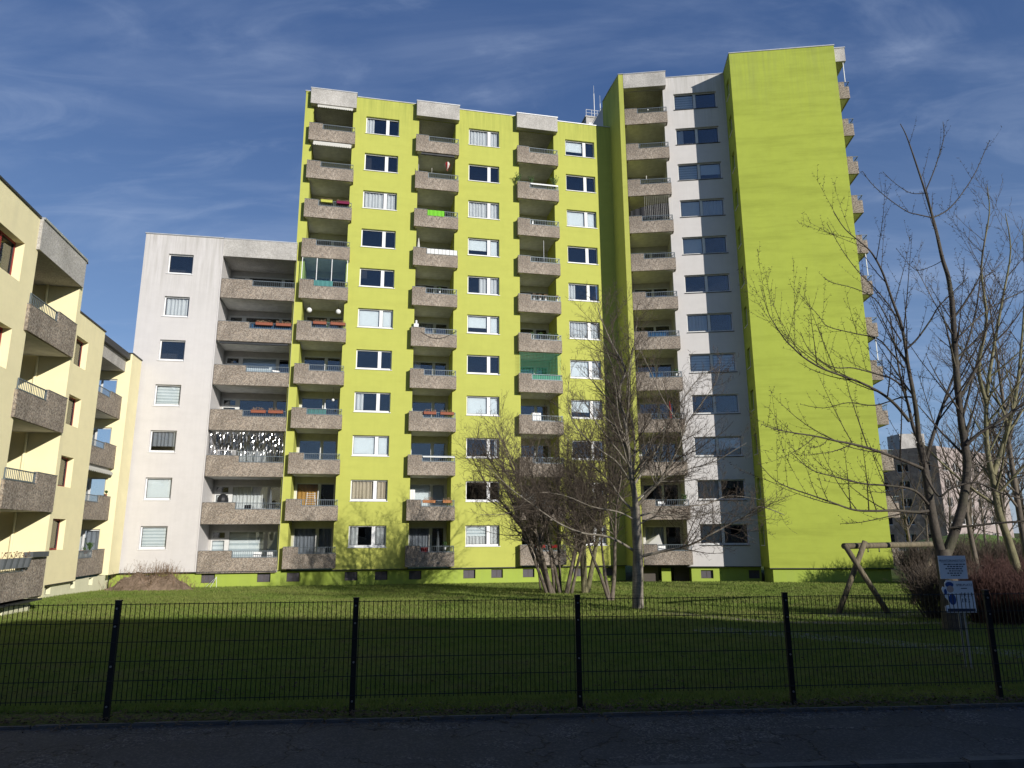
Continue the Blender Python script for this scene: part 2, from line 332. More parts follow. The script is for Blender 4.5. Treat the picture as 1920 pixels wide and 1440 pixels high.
def wall_holes(mb, s0, s1, z0, z1, d, holes, rev=.2, m=0, mrev=0):
    """a facade sheet at outward offset d with real openings; each opening gets reveals rev deep. holes: (s0,s1,z0,z1[,rev])"""
    xs = sorted({s0, s1, *[h[0] for h in holes], *[h[1] for h in holes]})
    for a, b in zip(xs[:-1], xs[1:]):
        hs = sorted([h for h in holes if h[0] < (a+b)/2 < h[1]], key=lambda h: h[2])
        z = z0
        for h in hs:
            if h[2] > z + 1e-6: mb.quad((a, -d, Z(z)), (b, -d, Z(z)), (b, -d, Z(h[2])), (a, -d, Z(h[2])), m)
            z = h[3]
        if z < z1 - 1e-6: mb.quad((a, -d, Z(z)), (b, -d, Z(z)), (b, -d, Z(z1)), (a, -d, Z(z1)), m)
    for h in holes:
        r = h[4] if len(h) > 4 else rev
        if r <= 0: continue
        a, b, c, e = h[0], h[1], Z(h[2]), Z(h[3]); y0, y1 = -d, -d + r
        mb.quad((a, y0, c), (a, y0, e), (a, y1, e), (a, y1, c), mrev); mb.quad((b, y0, c), (b, y1, c), (b, y1, e), (b, y0, e), mrev)
        mb.quad((a, y0, c), (a, y1, c), (b, y1, c), (b, y0, c), mrev); mb.quad((a, y0, e), (b, y0, e), (b, y1, e), (a, y1, e), mrev)

# ---- windows (local origin: lower left corner of the opening, on the wall plane)
def frame_mesh(name, W_, H_, bars, mat, t=.065, sill=.12, y=.15, dp=.07):
    """bars: list of (x0,x1) for mullions"""
    mb = MB()
    mb.box(0, W_, y, y+dp, 0, sill); mb.box(0, W_, y, y+dp, H_-t, H_)
    mb.box(0, t, y, y+dp, sill, H_-t); mb.box(W_-t, W_, y, y+dp, sill, H_-t)
    for a, b in bars: mb.box(a, b, y-.004, y+dp, sill, H_-t)
    xs = [t] + [x for bb in bars for x in bb] + [W_-t]
    for i in range(0, len(xs), 2):     # dark gasket line round each pane
        a, b = xs[i], xs[i+1]; g = .018
        for bx in ((a, b, sill, sill+g), (a, b, H_-t-g, H_-t), (a, a+g, sill+g, H_-t-g), (b-g, b, sill+g, H_-t-g)):
            mb.box(bx[0], bx[1], y+.012, y+dp-.005, bx[2], bx[3], 1)
    return mb.mesh(name, [mat, M['seal']]), [(xs[i], xs[i+1]) for i in range(0, len(xs), 2)]
def pane_mesh(a, b, z0, z1, y): mb = MB(); mb.box(a, b, y, y+.012, z0, z1); return mb.mesh('pane', M['glass'])
def curtain_mesh(a, b, z0, z1, y, mat, amp=.035, seed=0):
    rg = random.Random(seed); mb = MB(); n = max(6, int((b-a)/.045)); pts = []; ph = rg.random()*6
    for i in range(n+1):
        x = a + (b-a)*i/n; pts.append((x, y + amp*math.sin(ph + i*1.35 + .8*math.sin(i*.37+ph))))
    for i in range(n):
        (xa, ya), (xb, yb) = pts[i], pts[i+1]; mb.quad((xa, ya, z0), (xb, yb, z0), (xb, yb, z1), (xa, ya, z1))
    return mb.mesh('curtain', mat)
def blind_mesh(a, b, z0, z1, y, n):
    mb = MB(); h = (z1-z0)/n
    for i in range(n):
        mb.box(a, b, y, y+.01, z0+i*h, z0+(i+.62)*h, 0); mb.box(a, b, y+.006, y+.012, z0+(i+.62)*h, z0+(i+1)*h, 1)
    return mb.mesh('blind', [M['blind'], M['blind_sheer']])
def roller_mesh(a, b, z0, z1, y): mb = MB(); mb.box(a, b, y, y+.008, z0, z1); return mb.mesh('roller_blind', M['blind'])
_cache = {}
def dress(win, a, b, z0, z1, y, code, seed, cm='curtain'):
    """hang what the pane shows behind it"""
    key = (round(a, 3), round(b, 3), round(z0, 3), round(z1, 3), code, seed % 3, cm)
    if key not in _cache:
        L = []
        if code == 'c': L.append(curtain_mesh(a, b, z0, z1, y, M[cm], seed=seed))
        elif code == 'l': L.append(curtain_mesh(a, a+(b-a)*.38, z0, z1, y, M[cm], seed=seed))
        elif code == 'r': L.append(curtain_mesh(a+(b-a)*.58, b, z0, z1, y, M[cm], seed=seed))
        elif code == 'f': L.append(roller_mesh(a, b, z0+.02, z1, y))
        elif code == 'h': L.append(roller_mesh(a, b, z0+(z1-z0)*.3, z1, y))
        elif code == 'b': L.append(blind_mesh(a, b, z0, z1, y, 6))
        elif code == 't': L.append(blind_mesh(a, b, z0+(z1-z0)*.45, z1, y, 3)); L.append(curtain_mesh(a, b, z0, z0+(z1-z0)*.45, y+.03, M[cm], seed=seed))
        elif code == 'g': L.append(curtain_mesh(a, b, z0+.25, z1, y, M['curtain_grey'], seed=seed))
        _cache[key] = L
    for me in _cache[key]: link(me.name.split('.')[0], me, win)
def sill_mesh(W_, mat, out=.05):
    mb = MB(); mb.box(-.04, W_+.04, -out, .15, -.035, .0); return mb.mesh('window_sill', mat)
WT = {}
def window(parent, key, W_, H_, bars, mat, s, d, z, codes, seed, sillmat='frame', cm='curtain', rz=0., label=None, sill=.12):
    k = (key, sill)
    if k not in WT:
        fm, xs = frame_mesh('window', W_, H_, bars, mat, sill=sill)
        WT[k] = (fm, xs, [pane_mesh(a, b, sill, H_-.065, .19) for a, b in xs], sill_mesh(W_, M[sillmat]))
    fm, xs, pm, sm = WT[k]
    o = link('window', fm, parent); o.location = (s, -d, Z(z)); o.rotation_euler = (0, 0, rz)
    if label: o['label'] = label
    for i, p in enumerate(pm):
        link('pane', p, o)
        dress(o, xs[i][0], xs[i][1], sill, H_-.065, .26, codes[i], seed+i*2, cm)
    link('window_sill', sm, o)
    return o

# ---- balconies (local origin: left end of the parapet, wall plane, slab underside)
def balcony_meshes(W_, P, D_, notch, Hf=1.24, Hl=.84, side='R', over=.2, mats=None, jag=0):
    """notch: width of the tall solid part; side R: railing on the right"""
    mb = MB(); t = .10
    a, b = (0, notch) if side == 'R' else (W_-notch, W_)
    c, e = (notch, W_) if side == 'R' else (0, W_-notch)
    mb.box(a, b, -P, -P+t, 0, Hf); mb.box(c, e, -P, -P+t, 0, Hl)
    if P > .2:
        mb.box(0, t, -P+t, -.003, 0, Hf if side == 'R' else Hl); mb.box(W_-t, W_, -P+t, -.003, 0, Hl if side == 'R' else Hf)
    front = mb
    sl = MB(); sl.box(over-.01, W_-over+.01, -P+t+.002, D_, .012, .17)
    if P > .2: sl.box(t+.002, W_-t-.002, -P+t+.002, -.004, .010, .168)
    rl = MB(); y = -P+.05; zt = Hf-.01
    x0, x1 = (c+.03, e-.03)
    rl.box(x0, x1, y-.02, y+.02, zt-.035, zt); rl.box(x0, x1, y-.015, y+.015, Hl+.03, Hl+.055)
    rl.box(x0-.03 if side=='R' else x0, x0+.03 if side=='R' else x0+.02, y-.02, y+.02, Hl, zt-.035); rl.box(x1-.02, x1, y-.02, y+.02, Hl, zt-.035)
    n = int((x1-x0)/.115)
    for i in range(1, n): x = x0+(x1-x0)*i/n; rl.box(x-.008, x+.008, y-.008, y+.008, Hl+.055, zt-.035)
    cp = MB(); cp.box(a-.005, b+.005, -P-.012, -P+t+.012, Hf, Hf+.022); cp.box(c+.007 if side=='R' else c, e if side=='R' else e-.007, -P-.012, -P+t+.012, Hl, Hl+.02)
    if P > .2:
        xs = (W_-.05) if side == 'R' else .05; yb = -.02
        rl.box(xs-.018, xs+.018, y+.022, yb, zt-.035, zt); rl.box(xs-.012, xs+.012, y+.022, yb, Hl+.03, Hl+.05)
        for i in range(1, 4): yy = y+(yb-y)*i/4; rl.box(xs-.008, xs+.008, yy-.008, yy+.008, Hl+.05, zt-.035)
    return (front.mesh('balcony', M['exposed']), sl.mesh('balcony_slab', M['soffit']), rl.mesh('railing', M['rail']), cp.mesh('parapet_cap', M['rail']))
def balcony(parent, meshes, s, z, d=0.):
    o = link('balcony', meshes[0], parent); o.location = (s, -d, Z(z))
    link('balcony_slab', meshes[1], o); link('railing', meshes[2], o); link('parapet_cap', meshes[3], o)
    return o
def glazing_mesh(W_, H_, cells, mat, sill=.10):
    """loggia glazing: cells (x0,x1,z0,z1) are the panes, all the rest is frame"""
    xs = sorted({0, W_, *[c[0] for c in cells], *[c[1] for c in cells]}); mb = MB()
    for a, b in zip(xs[:-1], xs[1:]):
        hs = sorted([c for c in cells if c[0] < (a+b)/2 < c[1]], key=lambda c: c[2]); z = 0
        for h in hs:
            if h[2] > z: mb.box(a, b, 0, .06, z, h[2])
            z = h[3]
        if z < H_: mb.box(a, b, 0, .06, z, H_)
    return mb.mesh('balcony_window', mat)
GZ = {}
def glazing(parent, key, W_, H_, cells, mat, s, d, z, codes, seed, cm='curtain'):
    if key not in GZ: GZ[key] = (glazing_mesh(W_, H_, cells, mat), [pane_mesh(c[0], c[1], c[2], c[3], .03) for c in cells])
    fm, pm = GZ[key]
    o = link('balcony_window', fm, parent); o.location = (s, -d, Z(z))
    for i, p in enumerate(pm):
        link('pane', p, o); c = cells[i]; dress(o, c[0], c[1], c[2], c[3], .14, codes[i % len(codes)], seed+i, cm)
    return o

FL = 2.75
# ================================================================== GREEN BLOCK (A)
A = empty('apartment_block', frame_pt('A', 0, 0, BZ), R(12.167), 'eleven storey lime green apartment block with three stacks of brown pebble concrete balconies', 'apartment building', 'joined apartment buildings')
A_L, A_R, A_TOP, PL = -14.15, 7.52, 29.36, -2.06
AW = [(-10.10, 2.23), (-3.01, 2.17), (4.04, 2.21)]
AB = [(-13.78, 3.0), (-6.71, 2.96), (.38, 2.98)]
OV = .2; LD = 2.1
holes = []
for k in range(11):
    z = -.78 + FL*k
    for s, w_ in AW: holes.append((s, s+w_, z, z+1.28))
for s, w_ in AB:
    holes.append((s+OV, s+w_-OV, PL+.001, 28.2, 0))
mb = MB(); wall_holes(mb, A_L, A_R, PL, A_TOP, 0, holes, .22)
mb.quad((A_L, 0, Z(PL)), (A_L, 14, Z(PL)), (A_L, 14, Z(A_TOP)), (A_L, 0, Z(A_TOP)))      # left end wall
mb.quad((A_R+.5, 14, Z(PL)), (A_L, 14, Z(PL)), (A_L, 14, Z(A_TOP)), (A_R+.5, 14, Z(A_TOP)))
mb.quad((A_L, .002, Z(PL)), (A_R, .002, Z(PL)), (A_R, .24, Z(PL)), (A_L, .24, Z(PL)))     # underside overhang at plinth
mb.build('wall', M['green'], A)
mb = MB(); mb.box(A_L+.0, A_R, .05, 14, Z(A_TOP)-.25, Z(A_TOP)-.02); mb.build('roof', M['darkmetal'], A)
mb = MB()   # loggia interiors: side and back walls with opening for the glazing
for s, w_ in AB:
    a, b = s+OV, s+w_-OV
    mb.quad((a, 0, Z(PL)), (a, LD, Z(PL)), (a, LD, Z(28.2)), (a, 0, Z(28.2)), 0)
    mb.quad((b, 0, Z(PL)), (b, 0, Z(28.2)), (b, LD, Z(28.2)), (b, LD, Z(PL)), 0)
for s, w_ in AB:
    a, b = s+OV, s+w_-OV
    hs = [(a+.12, b-.12, -1.96+FL*k+.18, -1.96+FL*k+2.38, 0) for k in range(11)]
    sub = MB(); wall_holes(sub, a, b, PL, 28.2, -LD, hs, 0)
    n0 = len(mb.v); mb.v += sub.v; mb.f += [tuple(i+n0 for i in f) for f in sub.f]; mb.m += [1]*len(sub.f)
mb.build('loggia_wall', [M['green'], M['loggia_green']], A)
mb = MB(); mb.box(A_L+.5, A_R-.3, 3.4, 13.5, Z(PL), Z(A_TOP)-.4); mb.build('dark_room_block', M['room'], A)  # near-black block standing in for the dark of the rooms behind the panes
mb = MB(); hs = [(a, b, -2.72, -2.2) for a, b in ((-13.55,-12.8),(-10.23,-9.48),(-8.45,-7.7),(-6.42,-5.67),(-3.09,-2.33),(-1.33,-.59),(.69,1.44),(4.0,4.74),(5.96,6.68))]
wall_holes(mb, A_L+.02, A_R, -4.2, PL, -.24, hs, .14); mb.quad((A_L+.02, .24, Z(-4.2)), (A_L+.02, 10, Z(-4.2)), (A_L+.02, 10, Z(PL)), (A_L+.02, .24, Z(PL)))
mb.build('plinth', M['green_plinth'], A)
def cellar_mesh(W_, H_):
    mb = MB(); t = .04
    mb.box(0, W_, 0, .03, 0, t); mb.box(0, W_, 0, .03, H_-t, H_); mb.box(0, t, 0, .03, t, H_-t); mb.box(W_-t, W_, 0, .03, t, H_-t); mb.box(W_/2-.015, W_/2+.015, 0, .03, t, H_-t)
    mb.box(t, W_-t, .012, .02, t, H_-t, 1); return mb.mesh('cellar_window', [M['cellar_frame'], M['cellar']])
CM = cellar_mesh(.75, .52)
def cellar(parent, s, d, z, rz=0):
    o = link('cellar_window', CM, parent); o.location = (s, -d, Z(z)); o.rotation_euler = (0, 0, rz); return o
for h in hs: cellar(A, h[0], -.24-.12, -2.72)
codesA = [['ld','dd','cc','dd','dd','ff','dd','ld','ff','cc','lc'],
          ['cc','dd','cc','hf','rc','hf','dd','ff','dr','dd','tc'],
          ['hd','dd','ff','dd','ld','cc','fc','hc','dd','ld','dc']]
for ci, (s, w_) in enumerate(AW):
    for r in range(11):
        k = 10-r; cd = codesA[ci][r]
        cmn = 'curtain_beige' if (ci, r) == (0, 9) else 'curtain'
        window(A, 'A%d' % ci, w_, 1.28, [(1.36, 1.57)], M['frame'], s, 0, -.78+FL*k, cd, ci*31+r*7, cm=cmn)
BA = [balcony_meshes(w_, .45, LD, .86) for s, w_ in AB]
lo = ['dd','dd','dd','gd','dd','dd','dd','dd','dd','cd','cg']
for ci, (s, w_) in enumerate(AB):
    gw = w_-2*OV-.24
    for k in range(11):
        z = -1.96+FL*k
        balcony(A, BA[ci], s, z)
        cd = {(0,0):'cg',(0,1):'cd',(1,0):'cd',(1,1):'ff',(2,5):'dd',(1,5):'gd',(0,6):'gd',(1,9):'gd',(2,1):'cd',(1,4):'ld',(0,4):'dd'}.get((ci, k), 'dd')
        cmn = 'curtain_orange' if (ci, k) == (0, 1) else ('curtain' if k else 'curtain_grey')
        glazing(A, 'Aglaz%d' % ci, gw, 2.2, [(.06, 1.32, .12, 2.12), (1.52, gw-.07, .12, 2.12)], M['frame_grey'], s+OV+.12, -LD-.005, z+.18, cd, k+ci*5, cmn)
    mbh = MB(); mbh.box(s, s+w_, 0, 0, 0, 0) if False else None
    o = MB(); o.box(s, s+w_, -.45, -.003, Z(28.24), Z(29.34)); o.box(s+OV-.01, s+w_-OV+.01, .0, LD+.2, Z(28.24), Z(28.45)); hd = o.build('roof_hood', M['hood'], A)
    o = MB(); o.box(s-.03, s+w_+.03, -.48, .3, Z(29.34), Z(29.41)); o.build('hood_coping', M['coping'], hd)
mb = MB(); xs_ = [A_L-.04] + [x for s, w_ in AB for x in (s-.035, s+w_+.035)] + [A_R]
for i in range(0, len(xs_), 2): mb.box(xs_[i], xs_[i+1], -.04, .3, Z(A_TOP), Z(A_TOP)+.06)
mb.box(A_L-.04, A_L+.3, .301, 14, Z(A_TOP), Z(A_TOP)+.06)
mb.build('roof_coping', M['coping'], A)
mb = MB(); mb.box(A_L-.001, A_R, -.012, .02, Z(PL)-.045, Z(PL)); mb.build('drip_edge', M['darkmetal'], A)

# ================================================================== WHITE AND GREEN TOWER (B)
B = empty('apartment_tower', frame_pt('B', 0, 0, BZ), R(-6.502), 'twelve storey tower with windowless lime green end wall and a white strip of wide windows', 'apartment building', 'joined apartment buildings')
B_TOP = 32.1; BX0, BX1, EX0, EX1, ED = -3.87, 3.26, 3.26, 10.14, 2.14
holes = [(-.32, 2.66, -.78+FL*k, .50+FL*k) for k in range(12)]
holes.append((BX0+.02, -1.06, PL+.001, 31.15, 0))
mb = MB(); wall_holes(mb, BX0, BX1, PL, B_TOP, 0, holes, .22)
mb.quad((BX0, .002, Z(PL)), (BX1, .002, Z(PL)), (BX1, .24, Z(PL)), (BX0, .24, Z(PL)))
mb.build('wall', M['white'], B)
# green end block
mb = MB(); mb.quad((EX0, -ED, Z(PL)), (EX1, -ED, Z(PL)), (EX1, -ED, Z(B_TOP)), (EX0, -ED, Z(B_TOP)))
hsE = [(.62, 1.42, -.78+FL*k, .50+FL*k) for k in range(12)]      # narrow side windows; measured outward from wall B
sub = MB(); wall_holes(sub, 0., ED, PL, B_TOP, 0, [(ED-h[1], ED-h[0], h[2], h[3]) for h in hsE], .2)
for v in sub.v: mb.v.append((EX0 + v[1], -ED + v[0], v[2]))
n0 = len(mb.v) - len(sub.v); mb.f += [tuple(i+n0 for i in f) for f in sub.f]; mb.m += sub.m
mb.quad((EX1, -ED, Z(PL)), (EX1, 12, Z(PL)), (EX1, 12, Z(B_TOP)), (EX1, -ED, Z(B_TOP)))
mb.quad((EX0, -ED+.001, Z(PL)), (EX1, -ED+.001, Z(PL)), (EX1, 12, Z(PL)), (EX0, 12, Z(PL)))
mb.quad((EX1, 12, Z(PL)), (-3, 12, Z(PL)), (-3, 12, Z(B_TOP)), (EX1, 12, Z(B_TOP)))
mb.build('gable_wall', M['green_tower'], B)
# fin: front .34 wide; its left face runs back square to the green block, then the grey side wall goes on above the lower roof
aN = R(12.167+6.502)     # block A's inward direction in this frame
def fin_pt(s, t): return (s + t*-math.sin(aN), -.45 + t*math.cos(aN))
p0 = (-4.2, -.45); p1 = fin_pt(-4.2, 3.4); p2 = fin_pt(-4.2, 13.0)
mb = MB(); zt, zb = Z(32.34), Z(PL)
mb.quad((p0[0], p0[1], zb), (BX0, -.45, zb), (BX0, -.45, zt), (p0[0], p0[1], zt))
mb.quad((p1[0], p1[1], zb), (p0[0], p0[1], zb), (p0[0], p0[1], zt), (p1[0], p1[1], zt))
mb.quad((BX0, -.45, zb), (BX0, 0, zb), (BX0, 0, zt), (BX0, -.45, zt)); mb.quad((BX0, 0, zb), (BX0, 2.1, zb), (BX0, 2.1, zt), (BX0, 0, zt))
mb.quad((p0[0], p0[1], zt), (BX0, -.45, zt), (BX0, 3, zt), (p1[0], p1[1], zt)); mb.quad((p0[0], p0[1], zb), (BX0, -.45, zb), (BX0, 3, zb), (p1[0], p1[1], zb))
mb.build('fin_wall', M['green'], B)
mb = MB(); zt2 = Z(32.0); mb.quad((p2[0], p2[1], Z(20)), (p1[0]+.01, p1[1], Z(20)), (p1[0]+.01, p1[1], zt2), (p2[0], p2[1], zt2)); mb.build('side_wall', M['white'], B)
mb = MB(); mb.box(p0[0]-.03, BX0+.02, -.49, .2, zt, zt+.06)
dv = Vector((p1[0]-p0[0], p1[1]-p0[1])); 
mb.poly([(p0[0]-.05, p0[1]+.2, zt+.06), (p0[0]+.2, p0[1]+.2, zt+.06), (p1[0]+.25, p1[1], zt+.06), (p1[0]-.05, p1[1], zt+.06)]); mb.poly([(p0[0]-.05, p0[1], zt), (p0[0]-.05, p0[1], zt+.06), (p1[0]-.05, p1[1], zt+.06), (p1[0]-.05, p1[1], zt)])
mb.poly([(p1[0]-.05, p1[1], zt2), (p1[0]-.05, p1[1], zt2+.07), (p2[0]-.05, p2[1], zt2+.07), (p2[0]-.05, p2[1], zt2)])
mb.build('fin_coping', M['coping'], B)
mb = MB(); mb.box(BX0, BX1, -.04, .3, Z(B_TOP), Z(B_TOP)+.06); mb.box(EX0-.04, EX1+.04, -ED-.04, -ED+.25, Z(B_TOP), Z(B_TOP)+.065)
mb.box(EX0-.04, EX0+.25, -ED+.251, -.041, Z(B_TOP), Z(B_TOP)+.065); mb.box(EX1-.25, EX1+.04, -ED+.251, 12, Z(B_TOP), Z(B_TOP)+.065); mb.build('roof_coping', M['coping'], B)
mb = MB(); mb.box(BX0, EX1-.1, .3, 12, Z(B_TOP)-.3, Z(B_TOP)-.04); mb.box(EX0+.1, EX1-.1, -ED+.3, .29, Z(B_TOP)-.3, Z(B_TOP)-.04); mb.build('roof', M['darkmetal'], B)
a, b = BX0+.0, -1.06
mb = MB(); mb.quad((b, 0, Z(PL)), (b, 0, Z(31.15)), (b, LD, Z(31.15)), (b, LD, Z(PL)), 0)
hsB = [(a+.3, b-.12, -1.96+FL*k+.18, -1.96+FL*k+2.38, 0) for k in range(12)]
sub = MB(); wall_holes(sub, a, b, PL, 31.15, -LD, hsB, 0); n0 = len(mb.v); mb.v += sub.v; mb.f += [tuple(i+n0 for i in f) for f in sub.f]; mb.m += [0]*len(sub.f)
mb.build('loggia_wall', M['loggia_white'], B)
mb = MB(); mb.box(BX0, BX1-.2, 3.4, 11.5, Z(PL), Z(B_TOP)-.5); mb.box(EX0+1.2, EX1-.3, -ED+.8, 3.3, Z(PL), Z(B_TOP)-.5); mb.build('dark_room_block', M['room'], B)
codesB = ['bd','ld','bh','fc','fd','dd','cd','bb','dd','ff','cd','cd']
for r in range(12): window(B, 'B', 2.98, 1.28, [(1.36, 1.54)], M['frame_grey'], -.32, 0, -.78+FL*(11-r), codesB[r], r*5+2, sillmat='darkmetal' if r < 9 else 'frame')
BB = balcony_meshes(2.97, .45, LD, .86, over=.02)
gw = -1.06-.12-(BX0+.3)
for k in range(12):
    z = -1.96+FL*k; balcony(B, BB, -3.85, z)
    glazing(B, 'Bglaz', gw, 2.2, [(.06, 1.25, .12, 2.12), (1.40, gw-.07, .12, 2.12)], M['frame_grey'], BX0+.3, -LD-.005, z+.18, {0: 'cd', 2: 'dd', 8: 'gg'}.get(k, 'dd'), k)
o = MB(); o.box(-3.86, -.87, -.47, -.003, Z(31.2), Z(32.30)); o.box(-3.86, -1.04, .0, LD+.2, Z(31.2), Z(31.4)); hd = o.build('roof_hood', M['hood'], B)
o = MB(); o.box(-3.84, -.84, -.50, -.045, Z(32.30), Z(32.37)); o.build('hood_coping', M['coping'], hd)
mb = MB(); hs = [(-.35, .40, -2.80, -2.30), (2.53, 3.20, -2.80, -2.30)]; wall_holes(mb, -.92, EX0+.02, -4.2, PL, -.24, hs, .14)
mb.quad((-.92, .24, Z(-4.2)), (-.92, 4, Z(-4.2)), (-.92, 4, Z(PL)), (-.92, .24, Z(PL)))
wall_holes(mb, EX0+.2, EX1-.12, -4.2, PL, ED-.16, [], 0); mb.quad((EX0+.2, -ED+.16, Z(-4.2)), (EX0+.2, .24, Z(-4.2)), (EX0+.2, .24, Z(PL)), (EX0+.2, -ED+.16, Z(PL)))
mb.quad((EX1-.12, -ED+.16, Z(-4.2)), (EX1-.12, 12, Z(-4.2)), (EX1-.12, 12, Z(PL)), (EX1-.12, -ED+.16, Z(PL)))
# recessed ground level under the balcony stack, with a short sunlit cross wall
mb.quad((-4.4, 3.2, Z(-4.2)), (-.92, 3.2, Z(-4.2)), (-.92, 3.2, Z(PL)), (-4.4, 3.2, Z(PL))); mb.box(-2.72, -2.15, .55, .75, Z(-4.2), Z(PL)-.15)
mb.box(-4.12, -3.93, -.33, 2.8, Z(-4.2), Z(PL)-.03)
mb.build('plinth', M['green_plinth'], B)
mb = MB(); mb.box(-3.9, -2.9, .9, 1.0, Z(-4.2), Z(PL)-.1); mb.box(-1.9, -.95, 1.2, 1.3, Z(-4.2), Z(PL)-.1); mb.build('dark_opening_panel', M['cellar_frame'], B)  # dark panels stand in for the shaded openings of the passage
for h in hs: cellar(B, h[0], -.24-.12, -2.80)
mb = MB(); mb.box(-3.86, EX0, -.012, .02, Z(PL)-.045, Z(PL)); mb.box(EX0-.005, EX1+.005, -ED-.012, -ED+.02, Z(PL)-.045, Z(PL)); mb.build('drip_edge', M['darkmetal'], B)
# side windows in the return wall of the end block: x axis of the window runs towards the wall
for k in range(12): window(B, 'Eside', .80, 1.28, [], M['frame_grey'], EX0, .62, -.78+FL*k, 'd', k, rz=-math.pi/2, sillmat='frame')
# balconies round the far corner seen in profile
def corner_balcony_meshes():
    mb = MB(); x0, x1, y0, y1 = EX1+.003, EX1+.80, -1.80, 1.8
    nx = x0+.50
    mb.box(x0, nx, y0, y0+.1, 0, 1.24); mb.box(nx, x1, y0, y0+.1, 0, .84); mb.box(x1-.1, x1, y0+.1, y1, 0, .84)
    sl = MB(); sl.box(x0, x1-.102, y0+.102, y1, .01, .17)
    sl.poly([(x0+.01, y1, .0), (x1-.12, y0+.12, .0), (x0+.01, y0+.12, .0)])
    rl = MB(); rl.box(nx, nx+.03, y0+.02, y0+.06, .84, 1.24); rl.box(nx+.03, x1+.06, y0+.02, y0+.06, 1.21, 1.24); rl.box(nx+.03, x1, y0+.02, y0+.05, .87, .90)
    rl.box(x1+.02, x1+.06, y0+.06, y1, 1.21, 1.24)
    for i in range(14): yy = y0+.12+i*.24; rl.bar((x1-.03, yy, .88), (x1+.04, yy, 1.21), .010)
    return mb.mesh('balcony', M['exposed']), sl.mesh('balcony_slab', M['soffit']), rl.mesh('railing', M['rail'])
CB = corner_balcony_meshes()
for k in range(12):
    o = link('balcony', CB[0], B); o.location = (0, 0, Z(-1.96+FL*k)); link('balcony_slab', CB[1], o); link('railing', CB[2], o)
o = MB(); o.box(EX1+.003, EX1+.80, -1.8, 1.8, Z(31.1), Z(32.1)); hd = o.build('roof_hood', M['hood'], B)
o = MB(); o.box(EX1+.042, EX1+.84, -1.84, 1.8, Z(32.1), Z(32.17)); o.build('hood_coping', M['coping'], hd)
mb = MB()
for k in (4, 6, 11): mb.box(EX1+.62, EX1+.66, -1.72, -1.68, Z(-1.96+FL*k)+1.24, Z(-1.96+FL*(k+1)))
mb.build('screen_post', M['frame'], B)
# rooftop lift house and aerials between block and tower
lh = empty('lift_house', frame_pt('A', 8.25, -7.4, A_TOP), R(12.167), 'small weathered concrete lift house on the flat roof beside the tower', 'rooftop housing')
mb = MB(); mb.box(0, 1.6, 0, 2.6, 0, 5.7); mb.box(-.08, 1.68, -.06, 2.66, 5.7, 5.82); mb.build('housing', M['hood'], lh)
mb = MB(); mb.box(.2, .9, -.03, -.005, 3.2, 5.2); mb.build('service_door', M['frame_grey'], lh)
mb = MB()
for x in (0, .5, 1.0, 1.55): mb.bar((x, -.05, 5.82), (x, -.05, 6.4), .022)
mb.bar((0, -.05, 6.4), (1.55, -.05, 6.4), .022); mb.bar((0, -.05, 6.1), (1.55, -.05, 6.1), .018); mb.build('guard_rail', M['whitep'], lh)
for i, (x, h) in enumerate(((.95, 5.0), (1.5, 4.1))):
    mb = MB(); mb.bar((0, 0, 0), (0, 0, h-2.4), .035, 6); mb.bar((0, 0, h-2.4), (0, 0, h-2.4+.8), .012, 4)
    o = mb.build('roof_aerial', M['whitep']); o.location = frame_pt('A', 8.25+x, -7.9, A_TOP+5.82)
    tag(o, ['taller of two thin white aerial masts on the lift house', 'shorter thin white aerial mast, nearer the tower wall'][i], 'aerial')

# ================================================================== LOW WHITE WING (W)
W = empty('apartment_wing', frame_pt('W', 0, 0, BZ), R(10.545), 'seven storey pale grey white wing with single square windows and long pebble concrete balconies', 'apartment building', 'joined apartment buildings')
W_TOP, WL, WR = 18.22, -2.58, 6.40
holes = [(-1.16, .28, -.78+FL*k, .50+FL*k) for k in range(7)] + [(2.02, WR, PL+.001, 17.05, 0)]
mb = MB(); wall_holes(mb, WL, 1.97, PL, W_TOP, 0, holes[:7], .22)
mb.quad((1.97, 0, Z(PL)), (1.97, LD+.6, Z(PL)), (1.97, LD+.6, Z(W_TOP)), (1.97, 0, Z(W_TOP)))
mb.quad((WL, 0, Z(PL)), (WL, 12, Z(PL)), (WL, 12, Z(W_TOP)), (WL, 0, Z(W_TOP))); mb.quad((WL, .002, Z(PL)), (WR, .002, Z(PL)), (WR, .24, Z(PL)), (WL, .24, Z(PL)))
mb.quad((WR, 12, Z(PL)), (WL, 12, Z(PL)), (WL, 12, Z(W_TOP)), (WR, 12, Z(W_TOP)))
mb.build('wall', M['white_low'], W)
hs = [(2.1, WR-.02, -2.15+FL*k+.18, -2.15+FL*k+2.4, 0) for k in range(7)]
mb = MB(); wall_holes(mb, 1.97, WR, PL, 17.2, -LD-.5, hs, 0); mb.quad((WR+.01, .1, Z(PL)), (WR+.01, LD+.6, Z(PL)), (WR+.01, LD+.6, Z(17.2)), (WR+.01, .1, Z(17.2))); mb.build('loggia_wall', M['loggia_white'], W)
mb = MB(); mb.box(WL+.3, WR, 3.9, 11.5, Z(PL), Z(W_TOP)-.4); mb.box(WL+.3, 1.85, 1.4, 3.8, Z(PL), Z(W_TOP)-.4); mb.build('dark_room_block', M['room'], W)
mb = MB(); mb.box(WL, WR, .2, 12, Z(W_TOP)-.3, Z(W_TOP)-.02); mb.build('roof', M['darkmetal'], W)
BW = balcony_meshes(4.36, .0, LD+.5, 1.82, over=-.0)
gw = WR-.02-2.1
codeW = ['bbf', 'ccd', 'gcd', 'ddd', 'dbd', 'ddd', 'ddd']
